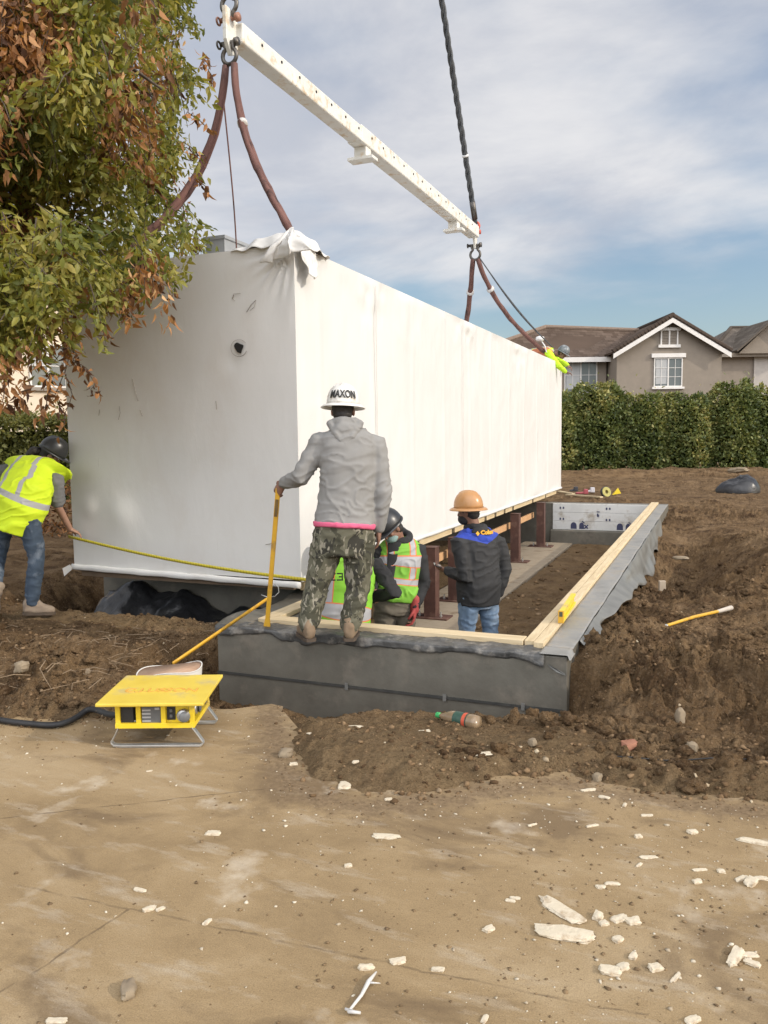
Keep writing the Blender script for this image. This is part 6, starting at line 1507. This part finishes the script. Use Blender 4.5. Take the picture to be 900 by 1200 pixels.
# cardboard drum behind the box
c1 = at_z(199, 797, .13); cd = thing('cardboard_tub', 'open oval cardboard tub standing behind the yellow power box', 'carton', (c1.x, c1.y, -.02))
KRAFT = worn('kraft_inside', (.32, .20, .13), (.42, .28, .19), 7, .85, .1, stretch=(4, 4, .4)); WHC = worn('white_card', (.55, .53, .49), (.63, .61, .57), 6, .7, .1)
def tubring(r1, z, n=36): return [c1+AX*(r1*1.32*math.cos(a))+AF*(r1*.9*math.sin(a))+UP*(z+.02*math.cos(a)+.012*math.sin(3*a)) for a in [2*math.pi*i/n for i in range(n)]]
m = MB(); m.rings([tubring(.140, -.12), tubring(.152, .065)], False); m.build('outer_wall', WHC, cd, True)
m = MB(); m.rings([tubring(.148, .066), tubring(.138, -.10)], True); m.build('inner_wall', KRAFT, cd, True)
m = MB(); m.rings([tubring(.1525, .064), tubring(.1525, .070), tubring(.1475, .070), tubring(.1475, .064)], False, closed=True); m.build('rim', WHC, cd, True)
# soft drink bottle
b0 = at_z(511, 834, -.03); b1 = at_z(564, 847, -.03)
b0 = ground_pt(512, 842)+UP*.022; b1 = ground_pt(561, 853)+UP*.026; L_ = (b1-b0).length
bt = thing('plastic_bottle', 'empty plastic bottle with green cap and dark label lying by the near wall', 'bottle', b0)
Mb = Matrix.Translation(b0) @ frame(b1-b0, UP).to_4x4(); s_ = L_/.30
PET = NT('clear_plastic'); PET.done((.42, .30, .18), .15, None, 0, .6); PET.b.inputs['Transmission Weight'].default_value = .45; PET = PET.m
m = MB(); m.lathe([(.013*s_, .02*s_), (.014*s_, .035*s_), (.028*s_, .07*s_), (.042*s_, .11*s_), (.043*s_, .15*s_), (.041*s_, .2*s_), (.044*s_, .27*s_), (.040*s_, .295*s_), (.0, .297*s_)], Mb, 20); m.build('body', PET, bt, True)
m = MB(); m.lathe([(.0, 0), (.017*s_, 0), (.017*s_, .024*s_), (.014*s_, .026*s_)], Mb, 16); m.build('cap', worn('green_cap', (.03, .30, .08), (.05, .38, .12), 5, .4, 0), bt, True, autos=40)
m = MB(); m.lathe([(.0436*s_, .140*s_), (.0442*s_, .145*s_), (.0430*s_, .20*s_), (.0446*s_, .235*s_)], Mb, 20, cap=False); m.build('label', worn('dark_green_label', (.02, .06, .045), (.05, .10, .07), 30, .5, 0), bt, True)
m = MB(); m.lathe([(.0452*s_, .205*s_), (.0456*s_, .228*s_)], Mb, 20, cap=False); m.build('red_band', RED, bt, True)
# wooden stake
sk = at_z(776, 682, -.1); sk.z = gz_(sk.x, sk.y); m = MB(); m.box(sk+UP*.08, (.075, .045, .26), Matrix((AX, AF, UP)).transposed()); tag(m.build('wooden_stake', worn('weathered_wood', (.36, .29, .21), (.45, .37, .28), 8, .85, .2), None, bev=.006), 'short wooden stake stuck in the dirt hollow by the right wall', 'stake')
# things on the far ground
tb_ = ground_pt(866, 577); m = MB(); u, v = np.meshgrid(np.linspace(0, 1, 34), np.linspace(0, 1, 20)); u, v = u.ravel(), v.ravel()
a_ = u*2*math.pi; rr_ = np.sin(v*math.pi/2)
hx_t = .58*rr_*np.cos(a_)*(1+.10*np.sin(a_*3)); hy_t = .42*rr_*np.sin(a_); hz_t = .40*np.cos(v*math.pi/2)**.8*(1+.2*np.cos(a_-.3))+.05*fbm(hx_t*5, hy_t*5, v*3, 12, 3)*(v < .9)+.04*np.sin(a_*9)*v*(1-v)
X = np.array(tb_)+hx_t[:, None]*np.array(AX)+hy_t[:, None]*np.array(AF)+np.maximum(hz_t, -.02)[:, None]*np.array([0, 0, 1])
tag(np_mesh('black_bag', X, grid_faces(20, 34), worn('bag_black', (.012, .012, .014), (.028, .028, .03), 4, .33, .5, 7, .03), None, True), 'black plastic bag lying on the bare field in front of the hedge', 'bag')
q = ground_pt(710, 582); rl = thing('tape_reel', 'yellow and black tape reel lying on the far dirt beyond the back wall', 'reel', q)
Mr = Matrix.Translation(q+UP*.12) @ frame(-AF*.8+AX*.3+UP*.25).to_4x4()
m = MB(); ringp = [(.05, -.04), (.13, -.04), (.13, .04), (.05, .04)]; m.rings([[Mr @ Vector((r_q*math.cos(a), r_q*math.sin(a), z_q)) for r_q, z_q in ringp] for a in [2*math.pi*i/28 for i in range(28)]], False, closed=True); m.build('drum', worn('olive_reel', (.28, .25, .06), (.4, .35, .08), 14, .6, 0), rl)
m = MB(); m.rings([[Mr @ Vector((r_q*math.cos(a), r_q*math.sin(a), z_q)) for r_q, z_q in ((.135, -.03), (.15, -.03), (.15, .03), (.135, .03))] for a in [2*math.pi*i/28 for i in range(28)]], False, closed=True); m.build('case', BLKP, rl)
q2 = ground_pt(721, 580); m = MB(); m.add([q2-AX*.09, q2+AX*.16+UP*.04, q2+AX*.07+UP*.19, q2-AX*.03+UP*.05, q2-AX*.06+AF*.12, q2+AX*.14+UP*.02+AF*.12, q2+AX*.07+UP*.17+AF*.05], [(0, 1, 2, 3), (4, 5, 6), (0, 1, 5, 4), (1, 2, 6, 5), (2, 3, 4, 6)]); tag(m.build('yellow_flag', YEL, None), 'small bright yellow pointed piece beside the tape reel', 'flag')
for i, (px_, py_, w_, cA, lab) in enumerate([(682, 580, .30, (.30, .06, .07), 'dull red tool among clutter behind the back wall'), (691, 578, .22, (.5, .48, .5), 'pale grey tool lying beside the red one on the far dirt'), (672, 577, .18, (.03, .03, .035), 'small black tool at the left of the far clutter')]):
    q = ground_pt(px_, py_); m = MB(); m.capsule([q+UP*.05-AX*w_*.5, q+UP*.06+AX*w_*.3], [.03, .035], 10); m.box(q+UP*.09+AX*w_*.35, (.12, .09, .14), Matrix((AX, AF, UP)).transposed())
    me, co = remeshed(m, .018, 2); me.vertices.foreach_set('co', co.astype(np.float32).ravel()); me.materials.clear(); me.materials.append(worn('tool_paint', cA, tuple(c*1.2 for c in cA), 9, .5, 0)); tag(link_mesh('hand_tool', me), lab, 'tool', 'hand tools behind the back wall')
for i, (a, b, lab) in enumerate([((664, 581), (705, 584), 'long pale board lying on the far dirt behind the back wall'), ((655, 577), (672, 580), 'short pale board at the far corner of the building')]):
    A, B = ground_pt(*a), ground_pt(*b); m = MB(); bar_between(m, A+UP*.03, B+UP*.03, .09, .035, UP); tag(m.build('board', PINE, None, bev=.004), lab, 'board', 'boards on the far dirt')
# small thin cord over the dirt on the right
cpts = []
for px_ in range(650, 960, 10):
    q = ground_pt(px_, 889+(px_-650)*.012+2*math.sin(px_*.05)); cpts.append(q+UP*.006)
m = MB(); m.tube(cpts, .0035, 6); tag(m.build('thin_rope', BLKP, None, True), 'thin black cord lying across the dirt near the slab edge', 'cord')
# ------------------------------------------------------------------ rocks and foam scraps
def chunk(name, label, cat, px_, py_, size, mt, group=None, yaw=None, seed=0, blocky=.5, lift=.2, z=None):
    q = ground_pt(px_, py_)
    if q.y < 3.9 and q.z < 0: q = at_z(px_, py_, 0)
    bm = bmesh.new(); bmesh.ops.create_cube(bm, size=2); bmesh.ops.subdivide_edges(bm, edges=bm.edges, cuts=5, use_grid_fill=True)
    rs = np.random.default_rng(seed+int(px_*7+py_)); th = rs.uniform(0, 6.28) if yaw is None else yaw
    ux_, uy_ = AX*math.cos(th)+AF*math.sin(th), -AX*math.sin(th)+AF*math.cos(th)
    co = np.array([v.co[:] for v in bm.verts]); nrm = co/np.linalg.norm(co, axis=1, keepdims=True)
    s = nrm*1.15*(1-blocky)+co*blocky
    o1 = rs.uniform(0, 50); s = s*(1+.22*fbm(s[:, 0]*1.3+o1, s[:, 1]*1.3, s[:, 2]*1.3, seed, 3)+.2*fbm(s[:, 0]*4+o1, s[:, 1]*4, s[:, 2]*4, seed, 3))[:, None]
    s[:, 0] *= 1+.18*s[:, 1]*rs.uniform(-1, 1)
    tl = rs.uniform(-.12, .12)
    for v, c in zip(bm.verts, s):
        v.co = ux_*(c[0]*size[0]/2)+uy_*(c[1]*size[1]/2)+UP*(c[2]*size[2]/2+c[0]*tl*size[2])
    me = bpy.data.meshes.new(name); bm.to_mesh(me); bm.free(); me.materials.append(mt); me.set_sharp_from_angle(angle=R_(35))
    me.polygons.foreach_set('use_smooth', [True]*len(me.polygons)); me.update()
    o = link_mesh(name, me); o.location = q+UP*(size[2]*lift); return tag(o, label, cat, group)
FOAMS = worn('cream_foam', (.52, .45, .33), (.66, .58, .45), 14, .9, .7, 70, .005, dirt=(.36, .27, .17), dscale=16)
STONE = worn('grey_stone', (.19, .145, .095), (.29, .23, .155), 9, .9, .5, 60, .004)
TERRA = worn('terracotta', (.26, .11, .065), (.34, .16, .10), 9, .85, .3, 60, .003)
GF = 'foam scraps on the slab and dirt'
scr = [  # px, py, length, width, height, yaw, label
 (658, 1068, .155, .055, .022, -.95, 'long cream foam strip, upper of the two crossed beside each other on the slab'),
 (660, 1096, .165, .06, .026, -.27, 'largest thick cream foam slab with a crumbly edge'),
 (452, 981, .085, .036, .014, -.15, 'flat white foam scrap near the middle of the slab, before the mound'),
 (250, 977, .055, .028, .018, -.1, 'foam scrap right of centre on the left half of the slab'),
 (164, 1044, .045, .016, .014, -.4, 'curled white foam scrap just above the slab joint'),
 (175, 1066, .040, .022, .016, .5, 'pair piece of white foam on the slab joint, left one'), (188, 1066, .028, .016, .012, .7, 'pair piece of white foam on the slab joint, right one'),
 (243, 1081, .034, .016, .012, 1.1, 'small upright foam scrap beyond the slab joint'),
 (429, 1135, .042, .022, .022, .1, 'rounded foam scrap touching the top of the white stick'),
 (467, 1127, .045, .026, .016, .3, 'foam scrap right of the white stick'), (513, 1137, .036, .016, .014, -.2, 'foam scrap alone left of the slab joint, far below the slab centre'),
 (862, 1123, .085, .030, .030, .9, 'bent thick cream foam piece near the right edge'), (876, 1120, .055, .022, .016, 0, 'flat foam flake touching the bent thick piece'), (882, 1130, .04, .024, .018, -.6, 'foam lump just below the flat flake at the right edge'),
 (885, 987, .115, .032, .018, -.42, 'long white foam strip cut by the right edge'), (880, 1035, .055, .034, .030, .8, 'upright cream foam lump near the right edge'), (868, 1030, .05, .02, .012, .5, 'thin foam strip leaning on the upright lump'), (892, 1030, .045, .02, .014, -.2, 'foam flake right of the upright lump'),
 (715, 1139, .055, .038, .022, -.2, 'thick white foam lump below the two foam slabs'), (730, 1134, .034, .03, .020, .4, 'smaller foam lump touching the thick white lump'),
 (701, 1076, .036, .030, .030, 1.0, 'pointed foam lump right of the long foam strip'), (707, 1083, .026, .022, .018, .3, 'small foam lump under the pointed one'), (742, 1081, .045, .034, .024, .2, 'broad pale lump in the cluster right of the foam strips'), (726, 1078, .05, .03, .02, .3, 'pinkish pale lump in the cluster right of the foam strips'),
 (768, 1135, .036, .028, .022, .3, 'foam lump with a pink side between two clusters'), (792, 1146, .05, .012, .010, .8, 'thin foam sliver at the lower right of the slab'), (718, 1036, .045, .016, .012, -.1, 'narrow foam scrap above the cluster'), (704, 1040, .03, .02, .014, .0, 'small foam scrap left of the narrow one'), (724, 1102, .03, .026, .022, .6, 'solitary foam bit below the cluster'), (742, 1122, .03, .02, .02, .9, 'triangular foam bit above the thick white lump'),
 (760, 1005, .06, .02, .010, .1, 'ragged foam flake lying between slab and dirt'), (749, 1014, .035, .012, .010, .8, 'thin sliver just below the ragged flake'), (758, 956, .045, .014, .012, -.05, 'white foam scrap at the edge of the dirt, right half'), (694, 968, .05, .014, .010, .35, 'slanting foam sliver left of the dirt edge scrap'), (708, 935, .045, .02, .016, -.6, 'foam chip standing in the dirt fringe'), (732, 944, .03, .014, .016, 1.1, 'little upright foam chip in the dirt fringe'), (690, 926, .06, .018, .012, .2, 'flat foam sliver on the dirt fringe'), (812, 976, .036, .026, .024, .3, 'white foam lump near the right dirt berm'), (748, 981, .028, .02, .02, .2, 'rounded foam lump below the dirt edge scrap'),
 (820, 1020, .05, .014, .010, .15, 'foam strip with crumbs in the right part of the slab'), (845, 1022, .025, .02, .018, 0, 'small round foam crumb beside that strip'), (817, 1034, .03, .022, .018, .2, 'foam crumb under the strip with crumbs'), (624, 967, .04, .012, .010, .5, 'tiny slanted foam sliver on the middle of the slab'), (604, 1053, .032, .014, .010, -.1, 'small pale chip left of the long foam strip'), (598, 1056, .03, .014, .010, -.3, 'small pale chip beside another, left of the long strip'), (573, 1090, .036, .024, .018, .6, 'foam lump pair left of the thick foam slab'), (408, 1015, .026, .02, .014, .2, 'small pale stone bit on the left of the slab middle'), (175, 904, .026, .012, .010, .3, 'small white chip in front of the power box'), (66, 1197, .05, .02, .012, 0, 'white foam piece cut by the bottom edge on the left'), (812, 1196, .045, .022, .016, .5, 'foam piece cut by the bottom edge on the right'), (568, 1195, .03, .014, .012, 1.1, 'foam piece cut by the bottom edge near the middle'),
 (410, 852, .12, .03, .012, -.05, 'long white foam sliver on the mound top'), (366, 859, .05, .016, .012, .6, 'small white sliver on the left of the mound'), (404, 920, .05, .075, .012, .1, 'upright looking white flake on the mound flank'), (344, 896, .035, .024, .02, .2, 'pale chip beside the grey rock at the mound'), (420, 893, .05, .02, .014, .3, 'pale chip in the middle of the mound'), (497, 858, .06, .035, .016, .2, 'white paper like flake below the bottle'), (563, 884, .10, .04, .012, .1, 'curved pale shaving on the right side of the mound'), (527, 901, .04, .016, .01, 0, 'pale chip low on the right side of the mound'), (455, 937, .03, .02, .01, .2, 'pale chip at the foot of the mound')]
for i, (px_, py_, a, b, h_, yw, lab) in enumerate(scr): chunk('foam_scrap', lab, 'foam scrap', px_, py_, (a*1.08, b*1.05, h_*.68), FOAMS, GF, yw, i, .55)
for i, (px_, py_, s_, lab, mt_) in enumerate([(151, 1164, (.05, .085, .045), 'oblong pale rock near the bottom left of the slab', STONE), (335, 886, (.085, .07, .06), 'grey rock at the left foot of the mound', STONE), (797, 848, (.07, .06, .14), 'upright brown stone in the dirt on the right', STONE), (103, 798, (.11, .09, .12), 'tan rock in the mound left of the power box', STONE), (25, 785, (.10, .08, .08), 'angular tan rock at the left of the dirt mound', STONE), (126, 802, (.14, .07, .05), 'flat pale rock against the power box lid', STONE), (787, 553, (.62, .4, .30), 'tan boulder half buried at the hedge foot', STONE), (865, 553, (.8, .5, .24), 'long flat boulder under the hedge', STONE), (798, 655, (.24, .14, .06), 'flat pale stone beside the dirt hollow', STONE), (624, 873, (.05, .04, .05), 'round pale pebble by the near wall corner', STONE), (700, 914, (.05, .05, .05), 'grey pebble at the right dirt fringe', STONE), (810, 880, (.07, .06, .07), 'dark brown stone below the upright one', STONE)]):
    chunk('rock', lab, 'rock', px_, py_, tuple(q*.78 for q in s_), mt_, None, None, 300+i, .25, .3)
chunk('brick_shard', 'reddish broken tile shard lying on the dirt at the right', 'shard', 738, 876, (.08, .055, .04), TERRA, None, .4, 410, .7, .3)
for i, (px_, py_, s_) in enumerate([(603, 848, (.055, .05, .11)), (640, 845, (.08, .07, .07)), (575, 846, (.06, .05, .04))]): chunk('dirt_lump', ['tall clod of earth leaning on the near wall', 'wide clod of earth at the right of the near wall', 'low clod of earth right of the bottle'][i], 'clod', px_, py_, s_, EARTH, None, None, 500+i, .15, .22)
# white splintered stick
a_, b_ = at_z(408, 1186, .012), at_z(441, 1139, .012); m = MB(); m.tube([a_, a_.lerp(b_, .4)+AX*.004, a_.lerp(b_, .75)-AX*.003, b_], [.004, .005, .007, .003], 6); m.tube([a_+AX*.018, a_.lerp(b_, .08)-AX*.015], [.005, .004], 5); m.tube([a_+UP*.002, a_+AX*.035-AF*.004], [.006, .004], 5); m.tube([a_.lerp(b_, .72), a_.lerp(b_, .70)+AX*.035], [.004, .001], 5)
tag(m.build('splintered_stick', worn('white_stick', (.50, .48, .45), (.60, .58, .55), 9, .8, .2), None, True), 'white splintered stick lying at the bottom of the slab', 'stick')
# dry twigs and weeds in the dirt on the left
TW = worn('dry_twig', (.20, .14, .085), (.30, .22, .14), 9, .9, .1); m = MB()
for i in range(170):
    px_, py_ = rng.uniform(-40, 250), rng.uniform(735, 842)
    q = ground_pt(px_, py_)
    if q.y > 6.1 or (q.x > -3.5 and q.y > 4.6): continue
    L_ = rng.uniform(.05, .26); d = Vector((rng.normal(), rng.normal(), rng.normal()*.18)).normalized(); c_ = Vector((rng.normal(), rng.normal(), .4))*.03
    m.tube([q+UP*.01, q+d*L_*.5+c_+UP*.015, q+d*L_+UP*.01], [.0028, .0024, .0012], 4)
tag(m.build('dry_roots', TW, None), kind='stuff')
